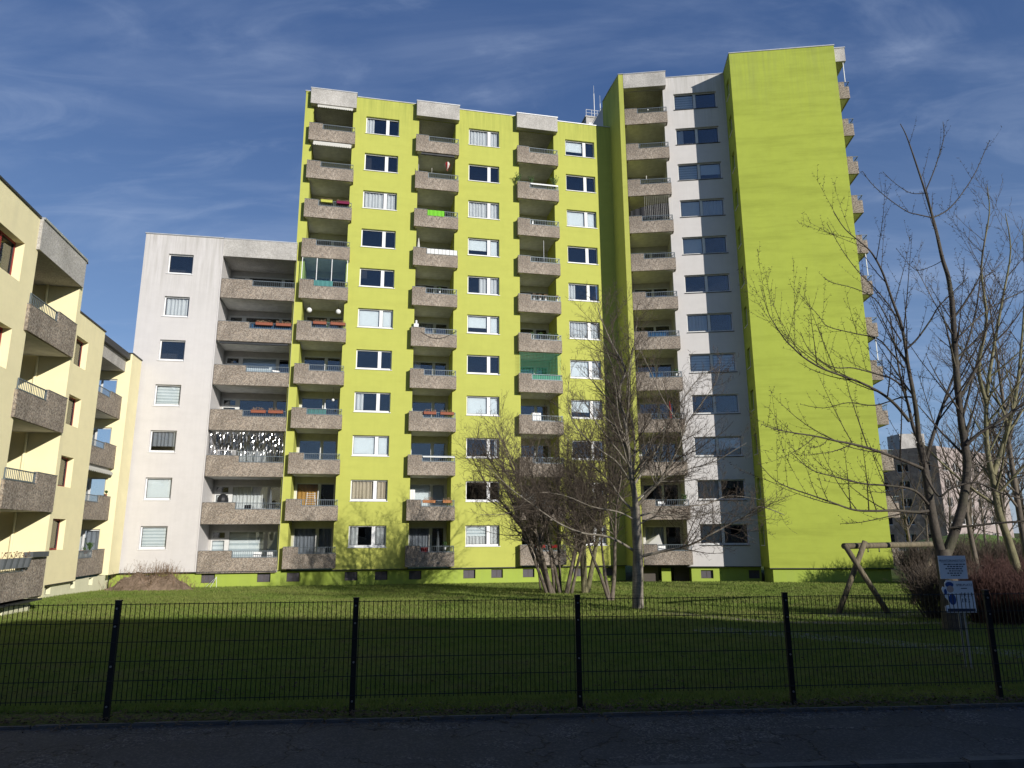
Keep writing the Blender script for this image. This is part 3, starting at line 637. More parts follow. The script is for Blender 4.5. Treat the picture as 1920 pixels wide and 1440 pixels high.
for k in range(7):
    z = -2.15+FL*k; balcony(W, BW, 2.03, z, 0)
    glazing(W, 'Wglaz', gw, 2.22, [(.08, .78, .12, 1.62), (.08, .78, 1.78, 2.1), (1.05, 3.1, .12, 2.12), (3.3, gw-.08, .12, 2.12)], M['frame_grey'], 2.1, -LD-.505, z+.18, [codeW[k][0], 'd', codeW[k][1], codeW[k][2]], k*3)
o = MB(); o.box(1.985, WR, -.0, .16, Z(17.07), Z(W_TOP)); o.box(1.985, WR, .161, LD+.6, Z(17.08), Z(17.25)); hd = o.build('roof_hood', M['hood'], W)
mb = MB(); mb.box(WL-.04, 1.96, -.05, .3, Z(W_TOP), Z(W_TOP)+.07); mb.box(2.0, WR, -.02, .3, Z(W_TOP)+.002, Z(W_TOP)+.068); mb.box(WL-.04, WL+.25, .301, 12, Z(W_TOP), Z(W_TOP)+.07); mb.build('roof_coping', M['coping'], W)
mb = MB(); mb.box(1.93, 2.0, -.03, .04, Z(PL), Z(W_TOP)-.05); mb.build('downpipe', M['white_low'], W)
for r, cd in enumerate('dcdbgfb'): window(W, 'W', 1.44, 1.28, [], M['frame'], -1.16, 0, -.78+FL*(6-r), cd, r*3+1)
mb = MB(); hs = [(-.88, -.13, -2.70, -2.2), (2.25, 3.0, -2.70, -2.2), (5.3, 6.05, -2.70, -2.2)]
wall_holes(mb, WL, WR+.2, -4.2, PL, -.24, hs, .14); mb.build('plinth', M['green_plinth'], W)
for h in hs: cellar(W, h[0], -.36, -2.70)
mb = MB(); mb.box(WL, WR, -.012, .02, Z(PL)-.045, Z(PL)); mb.build('drip_edge', M['darkmetal'], W)

# ================================================================== YELLOW BUILDING (D)
D = empty('apartment_house', frame_pt('D', -10, 0, BZ), R(102.0), 'four storey pale yellow apartment house with red window frames along the left edge', 'apartment building', 'joined apartment buildings')
X0 = 10.0      # x = s + X0
D_TOP = 10.05; F2 = 2.5
mb = MB()
def dq(s0, s1, d0, d1, z0=PL, z1=D_TOP, m=0): mb.quad((s0+X0, -d0, Z(z0)), (s1+X0, -d1, Z(z0)), (s1+X0, -d1, Z(z1)), (s0+X0, -d0, Z(z1)), m)
h0 = [(-22.75+X0, -20.98+X0, -.62+FL*k, .62+FL*k) for k in range(4)]+[(-28.75+X0, -26.98+X0, -.62+FL*k, .62+FL*k) for k in range(4)]
wall_holes(mb, -34+X0, -20.1+X0, PL, D_TOP, F2, h0, .30)
subD = MB(); hD = [(-2.2, -.64, -1.96+FL*k+.2, -1.96+FL*k+2.28) for k in range(4)]
wall_holes(subD, -2.5, 0., PL, D_TOP, 0, hD, .12); n0 = len(mb.v)
mb.v += [(-2.0+X0-v[1]*-1, -v[0], v[2]) for v in subD.v]; mb.f += [tuple(i+n0 for i in f) for f in subD.f]; mb.m += subD.m
h2 = [(-9.95+X0, -8.35+X0, -.62+FL*k, .72+FL*k) for k in range(4)]
wall_holes(mb, -16.3+X0, -6.45+X0, PL, D_TOP, 0, h2, .30)
dq(-16.3, -16.3, F2, 0); dq(-16.6, -16.3, F2, F2); dq(-16.6, -16.6, -.2, F2); dq(-20.1, -20.1, F2, -.2)
dq(-6.45, -6.45, 0, -2.4); dq(-2.0, -.3, 0, 0); dq(-.3, -.3, 0, -.6)
mb.quad((-34+X0, -F2, Z(PL)), (-34+X0, 10, Z(PL)), (-34+X0, 10, Z(D_TOP)), (-34+X0, -F2, Z(D_TOP)))
for (s0, s1, d0) in ((-34, -20.1, F2), (-16.6, -16.3, F2), (-16.3, -6.45, 0), (-2.0, -.3, 0)): mb.quad((s0+X0, -d0+.002, Z(PL)), (s1+X0, -d0+.002, Z(PL)), (s1+X0, -d0+.4, Z(PL)), (s0+X0, -d0+.4, Z(PL)))
mb.build('wall', M['yellow'], D)
mb = MB()
hs1 = [(-19.9+X0, -17.4+X0, -1.96+FL*k+.18, -1.96+FL*k+2.38, 0) for k in range(4)]; wall_holes(mb, -20.1+X0, -16.6+X0, PL, 9.2, -.2+.4, hs1, 0)
hs3 = [(-6.2+X0, -2.35+X0, -1.96+FL*k+.18, -1.96+FL*k+2.38, 0) for k in range(4)]; wall_holes(mb, -6.45+X0, -2.0+X0, PL, 9.2, -2.4, hs3, 0)
mb.build('loggia_wall', M['loggia_yellow'], D)
mb = MB(); mb.box(-34+X0, -2.2+X0, -.1+1.4, 9.5, Z(D_TOP)-.35, Z(D_TOP)-.02); mb.box(-34+X0, -16.35+X0, -F2+.2, 1.29, Z(D_TOP)-.35, Z(D_TOP)-.02); mb.box(-16.34+X0, -.4+X0, .1, 1.29, Z(D_TOP)-.35, Z(D_TOP)-.02); mb.build('roof', M['darkmetal'], D)
mb = MB(); mb.box(-33.5+X0, -2.5+X0, 3.0, 9.4, Z(PL), Z(D_TOP)-.5); mb.box(-33.5+X0, -20.3+X0, -1.2, 2.9, Z(PL), Z(D_TOP)-.5); mb.box(-16.2+X0, -6.6+X0, 1.2, 2.9, Z(PL), Z(D_TOP)-.5); mb.build('dark_room_block', M['room'], D)
for k in range(4):
    window(D, 'D0', 1.77, 1.24, [(.84, .93)], M['frame_red'], -22.75+X0, F2-.1, -.62+FL*k, 'rc', k, sillmat='darkmetal', cm='curtain_beige', label=None, sill=.07)
    window(D, 'D0', 1.77, 1.24, [(.84, .93)], M['frame_red'], -28.75+X0, F2-.1, -.62+FL*k, 'cc', k, sillmat='darkmetal', cm='curtain_beige', sill=.07)
    window(D, 'D2', 1.60, 1.34, [(.76, .84)], M['frame_red'], -9.95+X0, -.1, -.62+FL*k, 'cc', k, sillmat='darkmetal', cm='curtain_beige', sill=.07)
for k in range(4):
    o = glazing(D, 'Dend', 1.56, 2.08, [(.06, .72, .10, 2.0), (.82, 1.50, .10, 2.0)], M['frame_grey'], 0, 0, 0, ['cg', 'cd', 'gd', 'dd'][k], k)
    o.location = (-2.0+X0+.09, 2.2, Z(-1.96+FL*k+.2)); o.rotation_euler = (0, 0, -math.pi/2)
mb = MB(); mb.bar((-16.66+X0, -1.45, Z(PL)), (-16.66+X0, -1.45, Z(9.0)), .05, 10); mb.build('downpipe', M['loggia_yellow'], D)
BD1 = balcony_meshes(3.62, .10, .0, 1.55, side='L', over=.05, Hl=.86); BD3 = balcony_meshes(4.45, .0, 2.1, 1.7, side='L', over=.02, Hl=.86)
mbs = MB(); mbs.box(.12, 3.55, -.0, 2.28, .012, .17); SL1 = mbs.mesh('balcony_slab', M['soffit'])
for k in range(4):
    z = -1.96+FL*k
    o = link('balcony', BD1[0], D); o.location = (-20.3+X0, -F2, Z(z)); link('balcony_slab', SL1, o); link('railing', BD1[2], o); link('parapet_cap', BD1[3], o)
    glazing(D, 'D1g', 2.5, 2.2, [(.06, 1.1, .12, 2.1), (1.22, 2.44, .12, 2.1)], M['frame_grey'], -19.9+X0, -.21, z+.18, 'gd', k)
    o = link('balcony', BD3[0], D); o.location = (-6.45+X0, .3, Z(z)); link('balcony_slab', BD3[1], o); link('railing', BD3[2], o); link('parapet_cap', BD3[3], o)
    glazing(D, 'D3g', 3.85, 2.2, [(.06, 1.8, .12, 2.1), (1.92, 3.79, .12, 2.1)], M['frame_grey'], -6.2+X0, -2.41, z+.18, ['gg', 'dd', 'fd', 'dd'][k], k)
for (s0, s1, d0, db) in ((-20.25, -16.55, F2+.1, .0), (-6.44, -2.01, -.3, -2.5)):
    o = MB(); o.box(s0+X0, s1+X0, -d0, -d0+.14, Z(9.0), Z(D_TOP)-.01); o.box(s0+.2+X0, s1-.06+X0, -d0+.141, -db, Z(9.0), Z(9.2)); hd = o.build('roof_hood', M['hood'], D)
    o = MB(); o.box(s0+X0, s1+X0, -d0-.05, -d0+.30, Z(D_TOP)-.01, Z(D_TOP)+.06); o.build('hood_coping', M['coping'], hd)
mb = MB()
for (s0, s1, d0) in ((-34, -20.26, F2), (-16.54, -16.26, F2), (-16.25, -6.42, 0), (-2.03, -.3, 0)): mb.box(s0+X0, s1+X0, -d0-.05, -d0+.25, Z(D_TOP), Z(D_TOP)+.065)
mb.build('roof_coping', M['darkmetal'], D)
mb = MB(); pw = [(-6.56+X0, -6.0+X0, -2.45, -1.98+-.10), (-4.24+X0, -3.7+X0, -2.45, -2.08), (-9.25+X0, -8.7+X0, -2.5, -2.12)]
wall_holes(mb, -16.7+X0, -1.9+X0, -4.4, PL, -.15, pw, .2); wall_holes(mb, -34+X0, -16.75+X0, -4.4, PL, F2-.2, [(-19.2+X0, -18.6+X0, -2.5, -2.1)], .2)
mb.quad((-16.75+X0, -F2+.2, Z(-4.4)), (-16.75+X0, .15, Z(-4.4)), (-16.75+X0, .15, Z(PL)), (-16.75+X0, -F2+.2, Z(PL)))
mb.quad((-1.9+X0, .15, Z(-4.4)), (-1.9+X0, .55, Z(-4.4)), (-1.9+X0, .55, Z(PL)), (-1.9+X0, .15, Z(PL))); mb.quad((-1.9+X0, .55, Z(-4.4)), (-.2+X0, .55, Z(-4.4)), (-.2+X0, .55, Z(PL)), (-1.9+X0, .55, Z(PL)))
mb.build('plinth', M['yellow_plinth'], D)
for h in pw: 
    o = cellar(D, h[0], -.33, h[2]); o.scale = (.74, 1, .75)
mb = MB(); mb.box(-16.3+X0, -6.45+X0, -.012, .02, Z(PL)-.04, Z(PL)); mb.box(-20.3+X0, -16.65+X0, -F2-.11, -F2+.3, Z(PL)-.05, Z(PL)-.0); mb.build('drip_edge', M['darkmetal'], D)

# ================================================================== GROUND
def gz(x, y):
    yy = y - .067*x
    if yy < 8.25: return -2.35
    t = min(max((yy-8.3)/36.7, 0), 1); z = -1.96 - 1.06*t
    if yy > 46: z = -3.02
    z += .05*math.sin(x*.31+1.1)*math.sin(y*.23)*min(1, max(0, (yy-9)/6)) * (1 if yy < 40 else 0)
    if yy < 30: z += .0
    return z
mb = MB()
xs = [-600, -200, -90, -50, -34] + list(np.arange(-28, 36.1, 1.0)) + [42, 55, 75, 110, 200, 600]
ys = [-400, -120, -40, 0, 6] + list(np.arange(8.0, 48.1, .8)) + [52, 60, 75, 100, 160, 300, 900]
for y in ys:
    for x in xs:
        mb.v.append((float(x), float(y), gz(x, y) if y > 9.0 else (-1.97 if (y-.067*x) > 8.25 else -2.35)))
nx = len(xs)
for j in range(len(ys)-1):
    for i in range(nx-1): mb.f.append((j*nx+i, j*nx+i+1, (j+1)*nx+i+1, (j+1)*nx+i)); mb.m.append(0)
g_o = mb.build('lawn', M['lawn']); tag(g_o, kind='structure'); [setattr(p, 'use_smooth', True) for p in g_o.data.polygons]
def strip(name, y0, y1, z0, z1, mat, x0=-60, x1=60, slope=.067, step=1.0, kind='structure'):
    mb = MB(); x = x0
    while x < x1-1e-6:
        xn = min(x+step, x1)
        mb.quad((x, y0+slope*x, z0), (xn, y0+slope*xn, z0), (xn, y1+slope*xn, z1), (x, y1+slope*x, z1)); x = xn
    o = mb.build(name, mat); tag(o, kind=kind); return o
strip('sidewalk', 6.50, 8.16, -1.975, -1.965, M['asphalt'])
strip('road', -4.5, 6.38, -2.095, -2.10, M['road'])
strip('far_sidewalk', -7.0, -4.6, -1.98, -1.97, M['asphalt'])
strip('verge', 8.22, 9.6, -1.958, -1.99, M['lawn'])
def stones(name, piece, y0, y1, z0, z1, mat, L, x0, x1):
    e = link(name, None); tag(e, kind='structure'); mb = MB(); b = .008
    mb.box(b, L-b, 0, y1-y0, z0, z1-.012); mb.box(b+.012, L-b-.012, .012, y1-y0-.012, z1-.012, z1)
    me = mb.mesh(piece, mat); x = x0; rg = random.Random(3)
    while x < x1:
        o = link(piece, me, e); o.location = (x, y0+.067*x+rg.uniform(-.006, .006), rg.uniform(-.006, .004)); o.rotation_euler = (0, 0, math.atan(.067)+rg.uniform(-.004, .004)); x += L*.998
    return e
stones('sidewalk_kerb', 'kerb_stone', 6.37, 6.50, -2.3, -1.965, M['kerb'], 1.0, -12, 14)
stones('lawn_edging', 'edging_stone', 8.155, 8.225, -2.3, -1.935, M['kerb'], 1.0, -14, 16)
# sandy wear and paths
def blob_sheet(name, pts, mat, dz=.012, n=5):
    mb = MB(); c = [sum(p[0] for p in pts)/len(pts), sum(p[1] for p in pts)/len(pts)]
    for i in range(len(pts)):
        a, b = pts[i], pts[(i+1) % len(pts)]
        for k in range(n):
            f0, f1 = k/n, (k+1)/n
            q_ = [(c[0]+(p[0]-c[0])*f, c[1]+(p[1]-c[1])*f) for p, f in ((a, f0), (a, f1), (b, f1), (b, f0))]
            mb.poly([(x, y, gz(x, y)+dz) for x, y in (q_ if k else q_[1:])])
    o = mb.build(name, mat); tag(o, kind='structure'); return o
def ribbon(name, pts, wd, mat, dz=.03, seed=1):
    rg = random.Random(seed); mb = MB(); P = []
    for i in range(len(pts)-1):
        for k in range(8):
            t = k/8; P.append((pts[i][0]*(1-t)+pts[i+1][0]*t, pts[i][1]*(1-t)+pts[i+1][1]*t))
    P.append(pts[-1]); L_ = []
    for i, p in enumerate(P):
        a = P[max(0, i-1)]; b = P[min(len(P)-1, i+1)]; d_ = Vector((b[0]-a[0], b[1]-a[1])).normalized(); n_ = Vector((-d_.y, d_.x))
        w1, w2 = wd*(.5+rg.uniform(-.12, .12)), wd*(.5+rg.uniform(-.12, .12)); L_.append(((p[0]+n_.x*w1, p[1]+n_.y*w1), (p[0]-n_.x*w2, p[1]-n_.y*w2)))
    for (a, b), (c, d_) in zip(L_[:-1], L_[1:]): mb.poly([(x, y, gz(x, y)+dz) for x, y in (b, d_, c, a)])
    o = mb.build(name, mat); tag(o, kind='structure'); return o
ribbon('trodden_path', [(4.6, 21.9), (5.6, 19.9), (6.6, 18.3), (8.6, 17.6), (11, 17.4)], .55, M['sand'])
ribbon('gravel_path', [(4.4, 17.2), (6.3, 15.2), (8.0, 13.2), (9.8, 11.6), (13, 10.4)], 1.0, M['path'], .022, 5)
blob_sheet('play_sand', [(8.2, 19.6), (9.0, 20.6), (11.5, 20.9), (14, 21.6), (14.2, 19.8), (12, 19.0), (9.4, 18.9)], M['sand'], .026)
# ================================================================== grass blades as one mass
def blades():
    rg = np.random.default_rng(5); n = 620000
    # more blades near the camera
    u = rg.random(n); Y = 8.5 * (44./8.5)**u; X = (rg.random(n)-.5)*2*(Y*.80+1.5) - .0
    gxy = np.array([gz(x, y) for x, y in zip(X, Y)])
    ok = (Y-.067*X > 8.5); p = np.stack([X, Y, gxy], 1)[ok]
    # keep out of the buildings, the path and the sand
    for F, smin in (('A', -99), ('W', -99), ('B', -99)):
        (bx, by), a = FR[F]; a = R(a); d = (p[:,0]-bx)*math.sin(a) - (p[:,1]-by)*math.cos(a); s = (p[:,0]-bx)*math.cos(a)+(p[:,1]-by)*math.sin(a)
        lim = -.22 if F != 'B' else np.where(s > 3.2, ED-.2, -.22)
        p = p[d > lim]
    (bx, by), a = FR['D']; a = R(a); d = (p[:,0]-bx)*math.sin(a) - (p[:,1]-by)*math.cos(a); s = (p[:,0]-bx)*math.cos(a)+(p[:,1]-by)*math.sin(a)
    p = p[d > np.where(s < -16.7, 2.35, -.1)]
    m = len(p); h = (.03+.035*rg.random(m))*(1+p[:,1]/60); wd = (.0045+.0035*rg.random(m))*(1+p[:,1]/14); th = rg.random(m)*6.28
    lean = rg.normal(0, .035, (m, 2))
    a = p + np.stack([np.cos(th)*wd, np.sin(th)*wd, -.01+0*th], 1); b = p - np.stack([np.cos(th)*wd, np.sin(th)*wd, .01+0*th], 1)
    c = p + np.stack([lean[:,0], lean[:,1], h], 1)
    V = np.empty((m*3, 3)); V[0::3] = a; V[1::3] = b; V[2::3] = c
    me = bpy.data.meshes.new('grass'); me.vertices.add(m*3); me.vertices.foreach_set('co', V.ravel())
    me.loops.add(m*3); me.loops.foreach_set('vertex_index', np.arange(m*3)); me.polygons.add(m); me.polygons.foreach_set('loop_start', np.arange(0, m*3, 3)); me.polygons.foreach_set('loop_total', np.full(m, 3))
    me.materials.append(M['blades']); me.update(); me.validate()
    o = link('grass', me); tag(o, 'short green lawn grass between the fence and the buildings', 'grass', kind='stuff')
blades()
# fallen leaves and litter along the fence foot
mb = MB(); rg = random.Random(11)
for i in range(5200):
    x = rg.uniform(-7, 9); yy = rg.choice((rg.gauss(8.34, .06), rg.gauss(8.45, .16), rg.gauss(8.08, .08) if rg.random() < .35 else rg.gauss(8.5, .15)))
    y = yy+.067*x; z = (-1.95 if yy > 8.22 else -1.955)+rg.uniform(0, .035); r = rg.uniform(.012, .035); a = rg.random()*6.3; t = rg.uniform(-.6, .6)*r
    mb.poly([(x+r*math.cos(a), y+r*math.sin(a), z+t), (x-r*.5*math.sin(a), y+r*.5*math.cos(a), z+.006), (x-r*math.cos(a), y-r*math.sin(a), z-t*.5+.008), (x+r*.5*math.sin(a), y-r*.5*math.cos(a), z)])
tag(mb.build('leaf_litter', M['deadleaf']), 'dead leaves and debris along the foot of the fence', 'leaf litter', kind='stuff')

mb = MB(); rg = random.Random(12)
for i in range(3600):
    Y = 9.2*(30/9.2)**rg.random(); x = rg.uniform(-.8, .8)*Y; 
    z = gz(x, Y)+rg.uniform(.03, .06); r_ = rg.uniform(.015, .035)*(1+Y/45); a = rg.random()*6.3; t = rg.uniform(-.5, .5)*r_
    mb.poly([(x+r_*math.cos(a), Y+r_*math.sin(a), z+t), (x-r_*.5*math.sin(a), Y+r_*.5*math.cos(a), z), (x-r_*math.cos(a), Y-r_*math.sin(a), z-t*.5), (x+r_*.5*math.sin(a), Y-r_*.5*math.cos(a), z+.01)])
tag(mb.build('fallen_leaves', M['deadleaf']), 'brown fallen leaves strewn over the lawn', 'fallen leaves', kind='stuff')

# ================================================================== TUBES FOR TREES
class Tubes:
    def __init__(s): s.d = {}
    def add(s, P, r, k=5): s.d.setdefault((len(P), k), []).append((np.asarray(P, float), np.asarray(r, float)))
    def mesh(s, name, mat):
        Vs, Fs, off = [], [], 0
        for (n, k), L in s.d.items():
            P = np.stack([a for a, b in L]); Rr = np.stack([b for a, b in L]); m = len(L)
            T = np.gradient(P, axis=1) if n > 2 else np.repeat((P[:, 1:]-P[:, :1]), 2, axis=1)
            T /= np.linalg.norm(T, axis=2, keepdims=True)+1e-9
            ref = np.where(np.abs(T[..., 2:3]) > .9, np.array([1., 0, 0]), np.array([0, 0, 1.])); ref = np.broadcast_to(ref[:, :1], T.shape)
            U = np.cross(T, ref); U /= np.linalg.norm(U, axis=2, keepdims=True)+1e-9; Wv = np.cross(T, U)
            an = 2*np.pi*np.arange(k)/k
            V = P[:, :, None, :] + Rr[:, :, None, None]*(U[:, :, None, :]*np.cos(an)[None, None, :, None] + Wv[:, :, None, :]*np.sin(an)[None, None, :, None])
            Vs.append(V.reshape(-1, 3))
            i = np.arange(n-1)[:, None]*k; j = np.arange(k)[None]; j2 = (j+1) % k
            q_ = np.stack([i+j, i+j2, i+k+j2, i+k+j], -1).reshape(-1, 4)
            Fs.append((q_[None] + (np.arange(m)*n*k)[:, None, None] + off).reshape(-1, 4)); off += m*n*k
        V = np.concatenate(Vs); F = np.concatenate(Fs); me = bpy.data.meshes.new(name)
        me.vertices.add(len(V)); me.vertices.foreach_set('co', V.ravel()); me.loops.add(F.size); me.loops.foreach_set('vertex_index', F.ravel())
        me.polygons.add(len(F)); me.polygons.foreach_set('loop_start', np.arange(0, F.size, 4)); me.polygons.foreach_set('loop_total', np.full(len(F), 4)); me.polygons.foreach_set('use_smooth', np.ones(len(F), bool))
        me.materials.append(mat); me.update(); me.validate(); return me
def smooth(P, sub=4):
    P = [Vector(p) for p in P]; out = []
    for i in range(len(P)-1):
        a = P[max(i-1, 0)]; b = P[i]; c = P[i+1]; d = P[min(i+2, len(P)-1)]
        for k in range(sub):
            t = k/sub; out.append(.5*((2*b) + (c-a)*t + (2*a-5*b+4*c-d)*t*t + (3*b-a-3*c+d)*t**3))
    out.append(P[-1]); return out
def rnd_dir(rg, base, ang):
    u = base.orthogonal().normalized(); v = base.cross(u); t = rg.random()*6.283
    return (base*math.cos(ang) + (u*math.cos(t)+v*math.sin(t))*math.sin(ang)).normalized()
def grow(T, rg, p, d, L, r, lev, P_):
    """P_: dict up, wig, nb (children per level), ratio, spur"""
    n = 6 if lev == 0 else (5 if lev == 1 else 4)
    pts = [Vector(p)]; dirs = [d.copy()]
    for i in range(n):
        d = (d + Vector((0, 0, 1))*P_['up']/n + Vector((rg.gauss(0, 1), rg.gauss(0, 1), rg.gauss(0, 1)))*P_['wig']/n).normalized()
        pts.append(pts[-1] + d*L/n); dirs.append(d.copy())
    rr = [r*(1-.80*i/n) for i in range(n+1)]
    (T['big'] if r > .022 else T['small']).add(pts, rr, 6 if r > .03 else (4 if r > .010 else 3))
    side(T, rg, pts, rr, L, lev, P_)
def side(T, rg, pts, rr, L, lev, P_, lo=.15):
    n = len(pts)-1
    if lev < len(P_['nb']):
        nb = P_['nb'][lev]; nb = int(nb*min(1.6, max(.35, L/P_['ref'][lev]))+rg.random())
        for i in range(nb):
            t = lo + (.97-lo)*(i+rg.random())/nb; f = t*n; k = min(int(f), n-1); q_ = pts[k].lerp(pts[k+1], f-k); d = (pts[k+1]-pts[k]).normalized()
            rad = rr[k]*(1-(f-k))+rr[k+1]*(f-k)
            dd = rnd_dir(rg, d, R(rg.uniform(*P_['ang']))); dd.z += P_.get('lift', .1); dd.normalize()
            l2 = L*P_['ratio'][lev]*(1-.55*t)*rg.uniform(.6, 1.25)
            grow(T, rg, q_, dd, max(l2, .12), max(min(rad*rg.uniform(.38, .58), l2*.016+.002), P_.get('rmin', .0035)), lev+1, P_)
    if P_.get('spur') and rr[0] < .05:
        m = int(L/P_['spur'])
        for i in range(m):
            f = (i+rg.random())/m*n; k = min(int(f), n-1); q_ = pts[k].lerp(pts[k+1], f-k); d = (pts[k+1]-pts[k]).normalized()
            dd = rnd_dir(rg, d, R(70)); l = rg.uniform(.02, .065)
            T['small'].add([q_, q_+dd*l], [.0065, .005], 3)
def add_limb(T, rg, pts, r0, r1, P_, L=None, lev=0, lo=.2, k=8):
    S_ = smooth(pts, 4); n = len(S_); rr = [r0+(r1-r0)*(i/(n-1))**.85 for i in range(n)]
    T['big'].add(S_, rr, k); ln = sum((S_[i+1]-S_[i]).length for i in range(n-1))
    side(T, rg, S_, rr, L or ln, lev, P_, lo); return S_, rr
def tree_obj(name, base, T, barkm, twigm, label, cat='tree', group=None, crown='crown', trunk='trunk'):
    e = empty(name, base, 0, label, cat, group)
    for part, key, mt in ((trunk, 'big', barkm), (crown, 'small', twigm)):
        if T[key].d:
            o = link(part, T[key].mesh(part, mt), e); o.matrix_parent_inverse = Matrix.Translation(-Vector(base)); 
    return e
def newT(): return {'big': Tubes(), 'small': Tubes()}

# ---- T3: large pale forked tree on the right
rg = random.Random(21); T = newT(); YB = 16.0
P3 = dict(up=.50, wig=.13, nb=[9, 3], ref=[3.0, 1.3], ratio=[.50, .42], ang=(28, 60), spur=.085, lift=.22, rmin=.005)
def L3(pts, y0, y1, r0, r1, lo=.2, lev=0):
    n = len(pts); r0 = r0*.56 if r0 > .12 else r0*.50; return add_limb(T, rg, [at(u, v, y0+(y1-y0)*i/(n-1)) for i, (u, v) in enumerate(pts)], r0, r1, P3, lev=lev, lo=lo)
NOB = dict(P3, nb=[], spur=0)
def L3n(pts, y0, y1, r0, r1): n = len(pts); return add_limb(T, rg, [at(u, v, y0+(y1-y0)*i/(n-1)) for i, (u, v) in enumerate(pts)], r0, r1, NOB, k=10)
L3n([(1792, 1215), (1786, 1150), (1780, 1100), (1772, 1060), (1766, 1030)], 16, 16, .25, .155)
L3([(1768, 1050), (1757, 1010), (1748, 965), (1741, 920), (1735, 883), (1725, 830)], 16, 16.1, .20, .078, .75)
L3([(1772, 1045), (1788, 1003), (1803, 955), (1811, 905), (1813, 865), (1808, 827), (1800, 770), (1793, 696), (1789, 627), (1785, 565)], 16, 15.8, .21, .058, .45)
L3([(1785, 565), (1778, 520), (1767, 485), (1757, 440), (1748, 405), (1735, 360), (1718, 308), (1700, 256), (1688, 232)], 15.8, 15.6, .115, .008, .1, 1)
L3([(1735, 360), (1752, 318), (1764, 280), (1770, 255), (1768, 228)], 15.7, 15.5, .03, .006, .2, 1)
L3([(1749, 408), (1775, 395), (1800, 368), (1828, 325), (1848, 280), (1855, 265)], 15.7, 15.9, .035, .006, .2, 1)
L3([(1748, 408), (1720, 402), (1700, 396), (1665, 372), (1635, 345), (1617, 321)], 15.7, 15.2, .03, .006, .2, 1)
L3([(1735, 362), (1708, 362), (1680, 345), (1655, 322)], 15.7, 15.9, .022, .005, .2, 1)
L3([(1768, 488), (1745, 500), (1715, 505), (1680, 465)], 15.7, 16.4, .02, .005, .2, 1)
L3([(1723, 827), (1719, 780), (1712, 735), (1702, 683), (1699, 658), (1690, 610), (1672, 560), (1654, 509), (1635, 475), (1617, 457), (1585, 430), (1562, 396)], 16.1, 15.2, .119, .007, .15)
L3([(1727, 835), (1712, 800), (1703, 760), (1690, 715), (1680, 660), (1668, 590)], 16.2, 16.8, .10, .012, .2)
L3([(1699, 655), (1720, 635), (1745, 600), (1760, 575), (1790, 545), (1815, 520)], 16, 15.4, .05, .008, .2)
L3([(1735, 870), (1750, 815), (1768, 760), (1790, 700), (1815, 640), (1832, 570), (1840, 500), (1850, 420)], 16.1, 16.9, .09, .008, .15)
L3([(1812, 833), (1840, 810), (1880, 785), (1925, 752), (1975, 725)], 15.8, 15.2, .085, .02, .2)
L3([(1790, 640), (1830, 600), (1870, 570), (1930, 540)], 15.8, 16.5, .05, .01, .15)
L3([(1728, 878), (1700, 866), (1643, 845), (1600, 833), (1569, 827), (1530, 818), (1491, 812), (1455, 805), (1427, 795)], 16, 14.6, .085, .006, .12)
L3([(1740, 945), (1722, 925), (1700, 915), (1660, 910), (1620, 907), (1570, 895), (1520, 880), (1480, 845)], 16, 15.0, .07, .006, .15)
L3([(1740, 958), (1715, 960), (1677, 957), (1640, 958), (1601, 956), (1560, 942), (1520, 928), (1479, 914), (1450, 898), (1420, 865)], 16, 14.8, .075, .005, .15)
L3([(1742, 965), (1700, 962), (1650, 972), (1610, 980), (1575, 982)], 16, 17, .03, .005, .3, 1)
L3([(1705, 790), (1680, 760), (1652, 737), (1615, 718), (1580, 705), (1540, 690), (1507, 670), (1485, 650), (1472, 637), (1455, 612), (1440, 585), (1426, 537)], 16.1, 14.9, .075, .005, .12)
L3([(1700, 730), (1672, 710), (1645, 702), (1600, 690), (1560, 688), (1520, 660), (1500, 622)], 16.1, 15.6, .05, .005, .15)
L3([(1695, 690), (1670, 660), (1645, 635), (1602, 625), (1552, 612), (1535, 592), (1502, 555)], 16.1, 16.3, .045, .005, .15)
L3([(1690, 640), (1665, 600), (1640, 560), (1600, 540), (1560, 530), (1545, 520)], 16.0, 16.8, .035, .005, .15, 1)
L3([(1690, 620), (1672, 580), (1640, 540), (1610, 510), (1580, 470), (1550, 418)], 16, 15.4, .035, .005, .15, 1)
L3([(1712, 745), (1690, 745), (1640, 760), (1590, 755), (1545, 765), (1500, 758)], 16.1, 17.2, .04, .005, .15, 1)
L3([(1780, 990), (1830, 985), (1880, 980), (1940, 976)], 15.9, 15.2, .05, .02, .2)
L3([(1735, 890), (1760, 930), (1785, 915), (1830, 905), (1880, 925), (1930, 940)], 15.9, 15.4, .06, .012, .3)
L3([(1808, 880), (1840, 870), (1880, 858), (1925, 862)], 15.9, 16.6, .04, .01, .2)
tree_obj('forked_tree', at(1790, 1205, 16.0), T, M['bark_mid'], M['twig_dark'], 'big leafless tree with a trunk forking low into pale stems, behind the playground sign', 'tree', 'bare trees')

